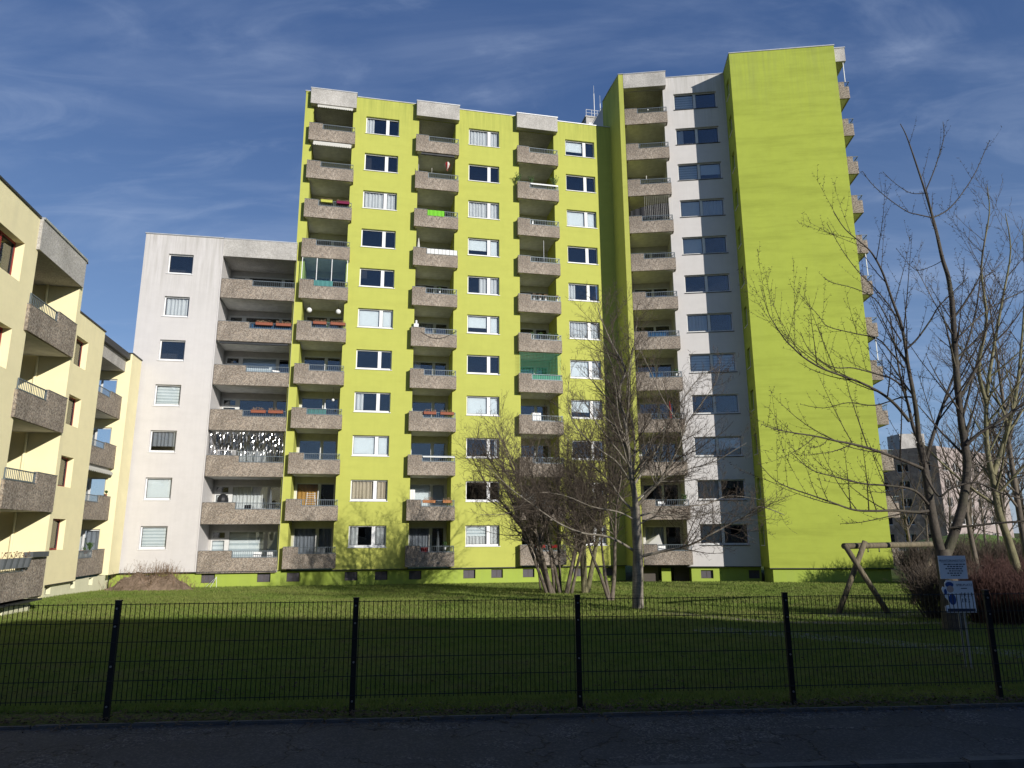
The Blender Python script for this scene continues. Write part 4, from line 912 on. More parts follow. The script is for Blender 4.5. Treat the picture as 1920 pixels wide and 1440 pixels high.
# ---- T2: medium pale tree in the middle
rg = random.Random(5); T = newT()
P2 = dict(up=.3, wig=.4, nb=[28, 10, 6], ref=[4.0, 1.5, .7], ratio=[.40, .44, .48], ang=(30, 65), spur=0, lift=.12, rmin=.0055)
def L2(pts, y0, y1, r0, r1, lo=.15, lev=0, P_=P2, k=7):
    n = len(pts); r0 = r0*.9 if r0 > .12 else r0*.62; return add_limb(T, rg, [at(u, v, y0+(y1-y0)*i/(n-1)) for i, (u, v) in enumerate(pts)], r0, r1, P_, lev=lev, lo=lo, k=k)
L2([(1197, 1148), (1196, 1125), (1196, 1080), (1196, 1030), (1193, 985), (1191, 950)], 23.6, 23.6, .215, .155, P_=dict(P2, nb=[]), k=12)
L2([(1192, 965), (1190, 930), (1183, 887), (1178, 845), (1172, 790), (1160, 735), (1172, 695), (1150, 650), (1130, 605), (1118, 570)], 23.6, 23.2, .13, .008)
L2([(1184, 890), (1190, 850), (1187, 800), (1176, 760), (1178, 700), (1190, 640), (1195, 595)], 23.6, 24.2, .08, .007)
L2([(1195, 948), (1215, 925), (1232, 908), (1248, 885), (1262, 860), (1277, 825), (1272, 795), (1242, 747), (1220, 697), (1197, 650)], 23.6, 22.8, .10, .007)
L2([(1277, 825), (1290, 790), (1320, 750), (1345, 710), (1350, 670)], 22.9, 22.2, .04, .006)
L2([(1187, 1032), (1165, 1018), (1135, 1005), (1095, 1000), (1055, 985), (1020, 962), (1000, 947), (965, 922), (935, 895), (912, 868)], 23.6, 21.8, .075, .007, .2)
L2([(1204, 1043), (1240, 1034), (1270, 1028), (1298, 1020), (1336, 1000), (1370, 982), (1403, 965), (1425, 950), (1470, 965)], 23.6, 22.0, .085, .010, .25)
L2([(1196, 968), (1235, 958), (1280, 950), (1325, 945), (1365, 930), (1420, 935)], 23.6, 24.6, .06, .006)
L2([(1195, 985), (1225, 970), (1260, 965), (1300, 968), (1345, 960), (1400, 972)], 23.5, 22.6, .045, .006)
L2([(1190, 960), (1165, 935), (1145, 905), (1120, 880), (1085, 850), (1055, 810), (1035, 770)], 23.6, 24.4, .07, .006)
L2([(1180, 900), (1155, 865), (1120, 840), (1080, 800), (1065, 760), (1068, 700)], 23.5, 22.6, .055, .006)
L2([(1190, 975), (1160, 960), (1110, 950), (1060, 930), (1005, 925), (960, 960), (900, 965)], 23.5, 23.0, .05, .006)
L2([(1196, 935), (1240, 900), (1290, 880), (1340, 865), (1400, 830)], 23.5, 23.0, .05, .006)
L2([(1180, 860), (1215, 830), (1250, 800), (1300, 720), (1340, 690)], 23.5, 24.0, .045, .006)
tree_obj('slender_tree', at(1197, 1148, 23.6), T, M['bark_pale'], M['twig'], 'single trunked leafless tree with pale ringed bark in front of the tower', 'tree', 'bare trees')

# ---- clump of shrubby stems left of it
def clump(base_uv, Y, stems, rg, P_, r0, hmin, hmax, splay, width):
    T = newT(); b = at(base_uv[0], base_uv[1], Y); b.z = gz(b.x, b.y)-.05
    for i in range(stems):
        a = rg.uniform(0, 6.283); rr_ = width*math.sqrt(rg.random()); p = b + Vector((rr_*math.cos(a), rr_*.6*math.sin(a), 0))
        H = rg.uniform(hmin, hmax); sp = splay*rg.uniform(.2, 1.1)
        tx = p.x + math.cos(a)*sp*H; ty = p.y + math.sin(a)*sp*H
        pts = [p, p.lerp(Vector((tx, ty, p.z+H)), .3)+Vector((rg.gauss(0, .1), rg.gauss(0, .1), .12*H)), p.lerp(Vector((tx, ty, p.z+H)), .65)+Vector((rg.gauss(0, .15), rg.gauss(0, .15), .08*H)), Vector((tx, ty, p.z+H))]
        add_limb(T, rg, pts, r0*rg.uniform(.6, 1.15), .012, P_, lo=.22, k=6)
    return T, b
PC = dict(up=.35, wig=.5, nb=[18, 8, 4], ref=[5.0, 1.5, .7], ratio=[.44, .46, .5], ang=(30, 75), spur=0, lift=.10, rmin=.006)
rg = random.Random(9)
T, b = clump((1052, 1115), 31.4, 11, rg, PC, .10, 4.6, 7.6, .62, .75)
tree_obj('multi_stem_tree', b, T, M['bark_dark'], M['twig'], 'dense bushy clump of many dark leafless stems growing from one foot on the lawn', 'tree', 'bare trees', trunk='stems')
T, b = clump((1096, 1113), 31.8, 5, rg, dict(PC, nb=[26, 9, 5]), .13, 5.5, 8.0, .35, .22)
tree_obj('multi_stem_tree', b, T, M['bark_olive'], M['twig'], 'narrow leafless tree of a few stems just right of the dense clump', 'tree', 'bare trees', trunk='stems')
rg = random.Random(14); T = newT()
for pts, r in (([(1143, 1130), (1128, 1085), (1110, 1040), (1098, 1000), (1085, 940), (1075, 880)], .085), ([(1145, 1130), (1135, 1080), (1128, 1020), (1125, 960), (1118, 900)], .07), ([(1147, 1130), (1152, 1075), (1153, 1020), (1156, 950), (1165, 880), (1150, 820)], .10)):
    n = len(pts); add_limb(T, rg, [at(u, v, 27.2+.2*i) for i, (u, v) in enumerate(pts)], r, .012, dict(PC, nb=[20, 8, 5]), lo=.4, k=6)
tree_obj('multi_stem_tree', at(1145, 1130, 27.2), T, M['bark_dark'], M['twig'], 'thin stems crossing in a V, between the bushy clump and the single trunked tree', 'tree', 'bare trees', trunk='stems')
rg = random.Random(15); T = newT(); add_limb(T, rg, [at(u, v, 33.5) for u, v in ((1014, 1110), (1008, 1060), (999, 1010), (992, 960), (975, 900))], .05, .01, dict(PC, nb=[8, 5, 3]), lo=.4, k=5)
tree_obj('sapling', at(1014, 1110, 33.5), T, M['bark_dark'], M['twig'], 'thin crooked sapling at the left foot of the bushy clump', 'tree', 'bare trees')

# ---- trees at the right edge and beyond
def free_tree(base, H, r, rg, P_, lean=(0, 0), fork=3):
    T = newT(); b = Vector(base)
    top = b + Vector((lean[0], lean[1], H))
    pts = [b, b.lerp(top, .35)+Vector((rg.gauss(0, .12), rg.gauss(0, .12), 0)), b.lerp(top, .7)+Vector((rg.gauss(0, .2), rg.gauss(0, .2), 0)), top]
    S_, rr = add_limb(T, rg, pts, r, .015, P_, lo=.28, k=7)
    for i in range(fork):
        k = int(len(S_)*rg.uniform(.25, .6)); d = rnd_dir(rg, Vector((0, 0, 1)), R(rg.uniform(18, 40))); L = H*rg.uniform(.4, .6); p = S_[k]
        add_limb(T, rg, [p, p+d*L*.5, p+d*L+Vector((0, 0, L*.15))], rr[k]*.6, .01, P_, lo=.15, k=6)
    return T
PF = dict(up=.45, wig=.35, nb=[14, 6, 3], ref=[5., 1.7, .8], ratio=[.30, .40, .45], ang=(28, 60), spur=0, lift=.15, rmin=.006)
rg = random.Random(33); T = newT()
def LX(pts, y0, y1, r0, r1, lo=.15, P_=PF):
    n = len(pts); return add_limb(T, rg, [at(u, v, y0+(y1-y0)*i/(n-1)) for i, (u, v) in enumerate(pts)], r0, r1, P_, lo=lo, k=7)
LX([(1918, 1105), (1905, 1060), (1890, 1010), (1873, 960), (1862, 900), (1850, 830), (1851, 740), (1862, 660), (1880, 560), (1895, 470), (1885, 400)], 19, 19.5, .13, .01, .3)
LX([(1862, 890), (1885, 820), (1905, 740), (1915, 650), (1922, 540), (1918, 430)], 19.2, 20, .08, .01)
LX([(1851, 760), (1835, 690), (1850, 600), (1840, 500), (1855, 400), (1850, 345)], 19.3, 18.6, .06, .008)
tree_obj('leaning_tree', at(1918, 1105, 19), T, M['bark_olive'], M['twig'], 'leafless tree with a greenish trunk leaning left at the right edge of the picture', 'tree', 'bare trees')
for i, (u, Y, H, r, lb) in enumerate(((1842, 30, 10.5, .13, 'leafless grey tree behind the leaning one, its top against the sky'), (1935, 26, 12, .15, 'tall leafless tree cut by the right edge of the picture'), (1900, 47, 13, .14, 'leafless tree second from the right edge, set back beyond the hedge'))):
    rg = random.Random(40+i); b = at(u, 1080, Y); b.z = -2.95
    tree_obj('bare_tree', b, free_tree(b, H, r, rg, dict(PF, nb=[16, 8, 4], rmin=.008)), M['bark_dark'], M['twig'], lb, 'tree', 'bare trees')
for i, (u, Y, H) in enumerate(((1712, 46, 7.0), (1790, 62, 8.0), (1850, 66, 9.5), (1895, 58, 10.0), (1762, 80, 9.0), (1830, 48, 8.5), (1930, 44, 11.0), (1875, 76, 11), (1740, 66, 7.5))):
    rg = random.Random(60+i); b = at(u, 1040, Y); b.z = -3
    T = free_tree(b, H, .14, rg, dict(PF, nb=[14, 7, 2], rmin=.012))
    tree_obj('bare_tree', b, T, M['bark_dark'], M['twig'], ['low leafless tree just beyond the green end wall', 'leafless tree in front of the distant apartment block', 'leafless tree right of the distant apartment block', 'far leafless tree near the right edge beyond the parked cars', 'leafless tree rising beside the far block, farthest of all', 'leafless tree midway between the sign and the far block', 'tall leafless tree at the very right edge beyond the hedge', 'tall far leafless tree right of the pale block face', 'small leafless tree in front of the brown side of the far block'][i], 'tree', 'bare trees')

# ---- shrubs and hedge
def twiggy(b, w, dpt, h, n, rg, mat, name, label, cat, rb=.009, kind=None, fan=.5):
    T = newT()
    for i in range(n):
        a = rg.random()*6.283; f = math.sqrt(rg.random()); x = b[0]+w*f*math.cos(a)*.6; y = b[1]+dpt*f*math.sin(a)*.6; z = gz(x, y)
        H = h*rg.uniform(.55, 1.05)*(1-.25*f); dx_ = math.cos(a)*f*fan*H+rg.gauss(0, .12); dy_ = math.sin(a)*f*fan*H+rg.gauss(0, .12); p = Vector((x, y, z)); d = Vector((dx_, dy_, H))
        pts = [p, p+d*.35+Vector((rg.gauss(0, .03), rg.gauss(0, .03), .02)), p+d*.7+Vector((rg.gauss(0, .04), rg.gauss(0, .04), .02)), p+d]
        T['small'].add(pts, [rb, rb*.8, rb*.6, rb*.3], 3)
        for k in range(5):
            t = rg.uniform(.25, .9); s_ = p+d*t; dd = rnd_dir(rg, d.normalized(), R(rg.uniform(20, 55))); l = h*rg.uniform(.12, .32); m_ = s_+dd*l*.5
            T['small'].add([s_, m_, m_+(dd+Vector((0, 0, .4))).normalized()*l*.5], [rb*.5, rb*.4, rb*.25], 3)
            for kk in range(2):
                d3 = rnd_dir(rg, dd, R(35)); T['small'].add([m_, m_+d3*l*.45], [rb*.35, rb*.2], 3)
    e = empty(name, (b[0], b[1], gz(b[0], b[1])), 0, label, cat); o = link('branches', T['small'].mesh('branches', mat), e); o.matrix_parent_inverse = Matrix.Translation(-Vector(e.location))
    return e
rg = random.Random(77)
twiggy((10.95, 18.6), .75, .7, 1.65, 260, rg, M['twig'], 'shrub', 'rounded leafless shrub beside the swing frame, left of the forked trunk', 'shrub', .011)
twiggy((11.6, 17.3), 1.1, .8, 1.45, 420, rg, M['twig_red'], 'hedge', 'reddish brown leafless hedge directly behind the playground sign', 'hedge', .010, fan=.25)
twiggy((13.4, 17.8), 1.5, .9, 1.6, 560, rg, M['twig_red'], 'hedge', 'reddish brown leafless hedge running out of the right edge of the picture', 'hedge', .010, fan=.2)
twiggy((16.5, 24.0), 2.2, 1.2, 1.7, 520, rg, M['twig_red'], 'hedge', 'farther leafless hedge behind the swing frame by the end wall', 'hedge', .012, fan=.2)

twiggy((24.0, 38.0), 5.5, 1.6, 2.6, 900, rg, M['twig'], 'hedge', 'tall tangled leafless hedge closing the lawn between the tower and the parked cars', 'hedge', .018, fan=.25)
twiggy((31.0, 40.0), 6.0, 1.6, 2.9, 900, rg, M['twig_red'], 'hedge', 'tall tangled leafless hedge at the far right, in front of the grass bank', 'hedge', .018, fan=.25)
# ---- mound of earth with dry weeds and broken slabs
mc_ = Vector((-18.9, 37.6)); mb = MB(); n = 34; rg = random.Random(4)
def mh(x, y):
    u = (x-mc_.x)/2.35; v = (y-mc_.y)/1.25; r2 = u*u+v*v
    return max(0, 1-r2)**.9*(.86+.12*math.sin(x*3.1)+.10*math.sin(x*7.3+y*4))-.06
for j in range(n+1):
    for i in range(n*2+1):
        x = mc_.x-2.5+5.0*i/(n*2); y = mc_.y-1.4+2.8*j/n; mb.v.append((x, y, gz(x, y)+mh(x, y)+rg.gauss(0, .018)))
wN = n*2+1
for j in range(n):
    for i in range(n*2): mb.f.append((j*wN+i, j*wN+i+1, (j+1)*wN+i+1, (j+1)*wN+i)); mb.m.append(0)
md = empty('earth_mound', (mc_.x, mc_.y, -2.85), 0, 'heap of reddish earth with dry weeds against the plinth at left', 'earth mound')
o = mb.build('earth', M['earth'], md); o.matrix_parent_inverse = Matrix.Translation(-Vector(md.location))
mb = MB()
for i in range(130):
    x = mc_.x+rg.gauss(0, 1.0); y = mc_.y+rg.gauss(-.35, .4); h = mh(x, y)
    if h < 0: continue
    z = gz(x, y)+h; r = rg.uniform(.03, .10); mb.ball((x, y, z), r, 5, 3, 0, (1, .8, .6))
o = mb.build('rubble', M['earth'], md); o['kind'] = 'stuff'; o.matrix_parent_inverse = Matrix.Translation(-Vector(md.location))
TT = Tubes()
for i in range(270):
    x = mc_.x+rg.choice((rg.gauss(-1.0, .7), rg.gauss(.55, .35), rg.gauss(1.2, .6))); y = mc_.y+rg.gauss(.1, .4); z = gz(x, y)+max(mh(x, y), 0); h = rg.uniform(.25, .85)
    p = Vector((x, y, z)); d = Vector((rg.gauss(0, .35), rg.gauss(0, .3), 1)).normalized(); e_ = p+d*h; TT.add([p, p+d*h*.5+Vector((rg.gauss(0, .03), 0, 0)), e_], [.008, .006, .003], 3)
    for k in range(4): t = rg.uniform(.3, 1); s_ = p+d*h*t; dd = rnd_dir(rg, d, R(45)); TT.add([s_, s_+dd*rg.uniform(.05, .2)], [.005, .003], 3)
o = link('dry_weeds', TT.mesh('dry_weeds', M['leafdry']), md); o['kind'] = 'stuff'; o.matrix_parent_inverse = Matrix.Translation(-Vector(md.location))
mb = MB(); b0 = frame_pt('W', 2.9, .35, gz(-17, 41)); mb.bar(b0, b0+Vector((.35, -.05, .62)), .012); mb.bar(b0+Vector((.35, -.05, .62)), b0+Vector((.36, 0, 0)), .012); mb.bar(b0+Vector((-.3, 0, 0)), b0+Vector((.35, -.05, .6)), .008)
tag(mb.build('metal_trestle', M['whitep']), 'small bent white rod frame leaning in front of a cellar window of the white wing', 'rod frame')

# ================================================================== FENCE
fpx = [-9.5, -7.0, -4.42, -1.80, .754, 3.26, 5.80, 8.36, 10.9]
fy = lambda x: 8.45+.075*x
fence = empty('mesh_fence', (0, 8.45, -1.96), 0, 'low black double rod mesh fence running the whole width between pavement and lawn', 'fence')
ft = -.755
mbp = MB(); mbp.box(-.03, .03, -.02, .02, -.08, 1.235); mbp.box(-.034, .034, -.024, .024, 1.235, 1.25); PM = mbp.mesh('post', M['post'])
mbb = MB(); mbb.bar((0, 0, 0), (0, -.012, 0), .011, 6); BM = mbb.mesh('bolt', M['bolt'])
for i, x in enumerate(fpx):
    o = link('post', PM, fence); o.location = (x, fy(x)-8.45+.03, 0); o.rotation_euler = (0, 0, R(4))
    for zz in (1.16, .97, .55, .14): bo = link('bolt', BM, o); bo.location = (0, -.021, zz)
for i in range(len(fpx)-1):
    xa, xb = fpx[i], fpx[i+1]; mb = MB(); tz = ft+1.96
    def fp(t, z): x = xa+(xb-xa)*t; return Vector((x, fy(x)-8.45-.012, z))
    for k in range(6):
        zz = tz-.0-.2*k
        for dy_ in (-.007, .007): mb.bar(fp(0, zz)+Vector((0, dy_, 0)), fp(1, zz)+Vector((0, dy_, 0)), .0030, 4, cap=False)
    nv = 50
    for k in range(1, nv): mb.bar(fp(k/nv, tz-1.03), fp(k/nv, tz+.012), .0048, 3, cap=False)
    o = mb.build('mesh_panel', M['post'], fence); o['kind'] = 'stuff'

# ================================================================== PLAYGROUND SIGN
def text_mesh(body, size, loc, mat, parent, align='CENTER', name='lettering'):
    cu = bpy.data.curves.new('t', 'FONT'); cu.body = body; cu.size = size; cu.align_x = align; cu.extrude = .0006
    to = bpy.data.objects.new('t', cu); COL.objects.link(to); dg = bpy.context.evaluated_depsgraph_get(); me = bpy.data.meshes.new_from_object(to.evaluated_get(dg))
    bpy.data.objects.remove(to); me.materials.clear(); me.materials.append(mat)
    o = link(name, me, parent); o.location = loc; o.rotation_euler = (math.pi/2, 0, 0); return o
SY = 11.1; sb = at(1822, 1262, SY); sb.z = gz(sb.x, sb.y)
sg = empty('playground_sign', sb, R(-3), 'white two panel playground sign on twin tubes behind the fence', 'sign')
ztop = at(1790, 1042, SY).z-sb.z; W1 = .405; px0 = at(1766, 1044, SY).x-sb.x+.17
mb = MB(); 
mb.bar((-.06, .02, -.1), (-.06, .02, 1.15), .014, 8); mb.build('sign_post', M['galv'], sg)
mb = MB(); mb.bar((.02, .02, -.1), (.02, .02, 1.15), .014, 8); mb.build('sign_post', M['galv'], sg)
mb = MB(); mb.box(-.28, .13, -.012, .0, ztop-.345, ztop); up = mb.build('upper_panel', M['signwhite'], sg)
text_mesh('PRIVATGRUNDSTÜCK', .040, (-.075, -.0135, ztop-.085), M['signink'], up)
mb = MB(); mb.box(-.245, .095, -.0135, -.0125, ztop-.096, ztop-.092); rgx = random.Random(2)
for k in range(6):
    x = -.20+(.03 if k % 2 else -.01)+.01*k; xe = .10-(.02 if k % 3 else 0)-.012*k
    while x < xe: l = rgx.uniform(.018, .05); mb.box(x, min(x+l, xe+.01), -.0135, -.0125, ztop-.135-.033*k, ztop-.119-.033*k); x += l+.010
o = mb.build('fine_print', M['signink'], up); o['kind'] = 'stuff'
# lower panel with a cut out edge at the left
zl = ztop-.375; mb = MB(); out = [(-.11, 0), (.18, 0), (.19, -.46), (-.25, -.46), (-.265, -.43), (-.265, -.37), (-.20, -.35), (-.205, -.29), (-.25, -.24), (-.285, -.12), (-.265, -.08), (-.235, -.10), (-.23, -.03), (-.20, .01), (-.15, .01)]
n = len(out); mb.poly([(x, -.014, zl+z) for x, z in out]); mb.poly([(x, -.002, zl+z) for x, z in reversed(out)])
for i in range(n): a, b = out[i], out[(i+1) % n]; mb.quad((a[0], -.014, zl+a[1]), (a[0], -.002, zl+a[1]), (b[0], -.002, zl+b[1]), (b[0], -.014, zl+b[1]))
lp = mb.build('lower_panel', M['signwhite'], sg)
text_mesh('SPIELPLATZ', .047, (.055, -.0155, zl-.075), M['signink'], lp); 
mb = MB()
def disc(cx, cz, r, m, k=14, sx=1, sz=1, y=-.0152): mb.poly([(cx+r*sx*math.cos(2*math.pi*i/k), y, zl+cz+r*sz*math.sin(2*math.pi*i/k)) for i in range(k)], m)
SM = [M['signblue'], M['signskin'], M['signink']]
disc(-.165, -.055, .062, 0, sx=1, sz=.7); mb.build('printed_cap', SM, lp); mb = MB(); disc(-.16, -.12, .052, 1, y=-.0156); mb.build('printed_face', SM, lp); mb = MB(); disc(-.235, -.16, .022, 0, sz=2); mb.build('printed_hand', SM, lp)
mb = MB(); disc(-.145, -.27, .055, 0, sz=1.5); mb.build('printed_shirt', SM, lp); mb = MB(); mb.box(-.235, .175, -.0156, -.0145, zl-.445, zl-.405, 2); mb.build('printed_footer', SM, lp)
mb = MB(); mb.box(.0, .09, -.0155, -.0145, zl-.115, zl-.103, 2); mb.build('fine_print', SM, lp)
mb = MB()
for row in range(2):
    for c_ in range(4):
        x = .0+c_*.048; z = zl-.20-row*.085
        if (row, c_) == (1, 3): continue
        mb.box(x-.004, x+.006, -.0156, -.0145, z-.012, z+.018); mb.bar((x, -.0154, z+.018), (x+.014, -.0154, z+.005), .003); mb.bar((x, -.0154, z-.010), (x-.012, -.0154, z-.030), .003); mb.bar((x+.002, -.0154, z-.010), (x+.012, -.0154, z-.028), .003); mb.ball((x+.002, -.0154, z+.026), .006, 6, 4)
o = mb.build('pictograms', M['signink'], lp); o['kind'] = 'stuff'

# ================================================================== SWING FRAME
sw = empty('swing_frame', (9.6, 20.2, -2.3), 0, 'weathered round timber swing frame without seats on the lawn near the green end wall', 'swing frame')
f1 = Vector((8.98, 20.3, gz(9, 20.3)-.1)); f2 = Vector((10.30, 19.9, gz(10.3, 20)-.1)); b1 = at(1583, 1024, 20.3); b2 = at(1762, 1020, 23.2)
def sbar(name, a, b, r):
    mb = MB(); mb.bar(a, b, r, 10); o = mb.build(name, M['timber'], sw); o.matrix_parent_inverse = Matrix.Translation(-Vector(sw.location)); [setattr(p, 'use_smooth', len(p.vertices) == 4) for p in o.data.polygons]; return o
bd = (b2-b1).normalized()
sbar('cross_beam', b1-bd*.02, b2+bd*.05, .085)
sbar('leg', f2, f2+(at(1585, 1024, 20.25)-f2)*1.02, .075); sbar('leg', f1, f1+(at(1622, 1015, 20.35)-f1)*1.0, .075)
g1 = Vector((13.2, 22.1, gz(13.2, 22)-.1)); sbar('leg', g1+Vector((1.15, .5, 0)), b2-bd*.35+Vector((0, 0, .08)), .075); sbar('leg', g1+Vector((-.5, 1.2, 0)), b2-bd*.1+Vector((0, 0, .05)), .075)
for t in (.14, .22, .33, .46, .6, .74):
    p = b1.lerp(b2, t)+Vector((0, 0, -.085)); mb = MB(); mb.bar(p, p-Vector((0, 0, .07)), .014, 6); mb.ball(p-Vector((0, 0, .085)), .024, 6, 5)
    o = mb.build('swing_hook', M['darkmetal'], sw); o.matrix_parent_inverse = Matrix.Translation(-Vector(sw.location))

# ================================================================== FAR BLOCK, BANK, CARS
fb = empty('distant_apartment_block', (67, 110, -3), 0, 'distant brown and pale apartment block with white railings seen through the bare trees at right', 'apartment building')
c0 = Vector((0, 0)); u1 = Vector((-.6, .8)); u2 = Vector((.8, .6)); Ht = 16.2
def fbq(o0, u, L, holes, mat, name, flip):
    sub = MB(); wall_holes(sub, 0, L, -3, Ht-3, 0, holes, .25); mb = MB()
    nrm = Vector((-.8, -.6)) if flip else Vector((.6, -.8))
    for v in sub.v: mb.v.append((o0.x+u.x*v[0]-nrm.x*v[1], o0.y+u.y*v[0]-nrm.y*v[1], v[2]))
    mb.f = sub.f; mb.m = sub.m; return mb.build(name, mat, fb)
h1 = [(1.2+3.4*i, 3.0+3.4*i, -1.8+2.8*k, -.4+2.8*k) for i in range(4) for k in range(5)]; h2_ = [(1.5+4*i, 3.7+4*i, -1.8+2.8*k, -.4+2.8*k) for i in range(6) for k in range(5)]
fbq(c0, u1, 15, h1, M['farshade'], 'wall', True); fbq(c0, u2, 27, h2_, M['farbuild'], 'wall', False)
mb = MB(); e1 = c0+u1*15; e2 = c0+u2*27; e3 = e1+u2*27; mb.poly([(0, 0, Ht-.05), (e2.x, e2.y, Ht-.05), (e3.x, e3.y, Ht-.05), (e1.x, e1.y, Ht-.05)]); mb.build('roof', M['darkmetal'], fb)
mb = MB(); p = u1*6+u2*5
for dz in (0,): 
    mb.box(p.x-1.6, p.x+2.6, p.y, p.y+4, Ht, Ht+3.0)
mb.build('roof_housing', M['hood'], fb)
def wpane(u, nrm, s0, s1, z0, z1):
    mb = MB(); o0 = -nrm*.2; t = .08
    def P(s, z): q_ = o0+u*s; return (q_.x, q_.y, z+3)
    def Pf(s, z): q_ = o0+u*s+nrm*.03; return (q_.x, q_.y, z+3)
    mb.quad(P(s0, z0), P(s1, z0), P(s1, z1), P(s0, z1), 1)
    for (a, b, c, d_) in ((s0, s1, z0, z0+t), (s0, s1, z1-t, z1), (s0, s0+t, z0, z1), (s1-t, s1, z0, z1), ((s0+s1)/2-.05, (s0+s1)/2+.05, z0, z1)): mb.quad(Pf(a, c), Pf(b, c), Pf(b, d_), Pf(a, d_), 0)
    return mb.build('window', [M['frame'], M['room']], fb)
for h in h1: wpane(u1, Vector((-.8, -.6)), h[0], h[1], h[2], h[3])
for h in h2_: wpane(u2, Vector((.6, -.8)), h[0], h[1], h[2], h[3])
mb = MB(); N_, K_ = 24, 8
for j in range(K_+1):
    for i in range(N_+1):
        x = 43+18*i/N_; y = 74+14*j/K_; mb.v.append((x, y, -3.02+2.7*math.sin(math.pi*i/N_)**.6*math.sin(math.pi*j/K_)**.8))
for j in range(K_):
    for i in range(N_): mb.f.append((j*(N_+1)+i, j*(N_+1)+i+1, (j+1)*(N_+1)+i+1, (j+1)*(N_+1)+i)); mb.m.append(0)
tag(mb.build('grass_bank', M['hillgrass']), kind='structure')
def car(loc, rz, paint, label):
    e = empty('parked_car', loc, rz, label, 'car', 'cars parked behind the hedge'); mb = MB()
    prof = [(-2.1, .35), (-2.12, .75), (-1.95, .95), (-1.35, 1.0), (-.75, 1.42), (.75, 1.45), (1.45, 1.0), (2.05, .88), (2.12, .6), (2.1, .35)]
    for y0, sgn in ((-.85, 1), (.85, -1)): mb.poly([(x, y0*(.86 if z > 1.1 else 1), z) for x, z in (prof if sgn > 0 else prof[::-1])])
    for i in range(len(prof)):
        a, b = prof[i], prof[(i+1) % len(prof)]; ya, yb = .85*(.86 if a[1] > 1.1 else 1), .85*(.86 if b[1] > 1.1 else 1)
        mb.quad((a[0], -ya, a[1]), (a[0], ya, a[1]), (b[0], yb, b[1]), (b[0], -yb, b[1]))
    mb.build('body', paint, e)
    mb = MB()
    for s_ in (-1, 1): mb.poly([(x, s_*y, z) for x, y, z in ((-1.2, .86, 1.03), (1.3, .86, 1.03), (.7, .745, 1.38), (-.72, .745, 1.36))])
    mb.quad((-1.36, -.72, 1.02), (-1.36, .72, 1.02), (-.80, .66, 1.40), (-.80, -.66, 1.40)); mb.quad((1.44, -.72, 1.02), (1.44, .72, 1.02), (.80, .66, 1.43), (.80, -.66, 1.43)); mb.build('side_glass', M['black'], e)
    for x in (-1.35, 1.35):
        for y in (-.86, .74): mb = MB(); mb.bar((x, y, .32), (x, y+.12, .32), .32, 14); mb.build('wheel', M['tyre'], e)
    for y in (-.6, .6): mb = MB(); mb.box(-2.135, -2.10, y-.15, y+.15, .62, .78); mb.build('headlight', M['whitep'], e)
car((34.5, 55, -3), R(20), M['carpaint'], 'white car parked beyond the hedge under the grass bank'); car((30.8, 44, -3), R(15), M['carpaint_dark'], 'dark car parked beyond the hedge, right of the sign')

# ================================================================== HOUSES ACROSS THE STREET (invented, behind the camera; roof heights set to shade the street; seen in panes)
def row_house(x0, x1, zt, label):
    e = empty('invented_street_house', ((x0+x1)/2, -16, -2), 0, label, 'house', 'invented houses across the street'); cxm = (x0+x1)/2
    n = int((x1-x0)/3.2); hs = [(x0-cxm+1.0+(x1-x0-2)/n*i+.4, x0-cxm+1.0+(x1-x0-2)/n*i+1.9, -.6+2.8*k, .8+2.8*k) for i in range(n) for k in range(4) if .8+2.8*k < zt-.6]
    sub = MB(); wall_holes(sub, x0-cxm, x1-cxm, -2, zt, 0, hs, .2); mb = MB()
    for v in sub.v: mb.v.append((v[0], -v[1], v[2]-1.0))
    mb.f = sub.f; mb.m = sub.m; W_ = x1-x0
    for x in (-W_/2, W_/2): mb.quad((x, 0, 0), (x, -10, 0), (x, -10, zt+2), (x, 0, zt+2))
    mb.quad((-W_/2, -10, 0), (W_/2, -10, 0), (W_/2, -10, zt+2), (-W_/2, -10, zt+2)); mb.build('wall', M['housewall'], e)
    mb = MB(); mb.box(-W_/2, W_/2, -10.2, .0, zt+1.99-.3, zt+2.0); mb.build('roof', M['rooftile'], e)
    wm = None
    for h in hs:
        if wm is None:
            mb = MB(); mb.box(0, h[1]-h[0], -.18, -.16, 0, 1.4, 1); mb.box(0, h[1]-h[0], -.159, -.12, 0, .08); mb.box(0, .08, -.159, -.12, .08, 1.4); mb.box(h[1]-h[0]-.08, h[1]-h[0], -.159, -.12, .08, 1.4); wm = mb.mesh('window', [M['frame'], M['room']])
        o = link('window', wm, e); o.location = (h[0], 0, h[2]+2.0)
row_house(-8, 16.2, 10.5, 'lower invented flat roofed grey brown house across the street, left of the tallest')
row_house(16.4, 34.7, 11.95, 'tallest invented flat roofed grey brown house across the street')
row_house(34.9, 84, 11.35, 'long invented flat roofed grey brown house across the street, right of the tallest')
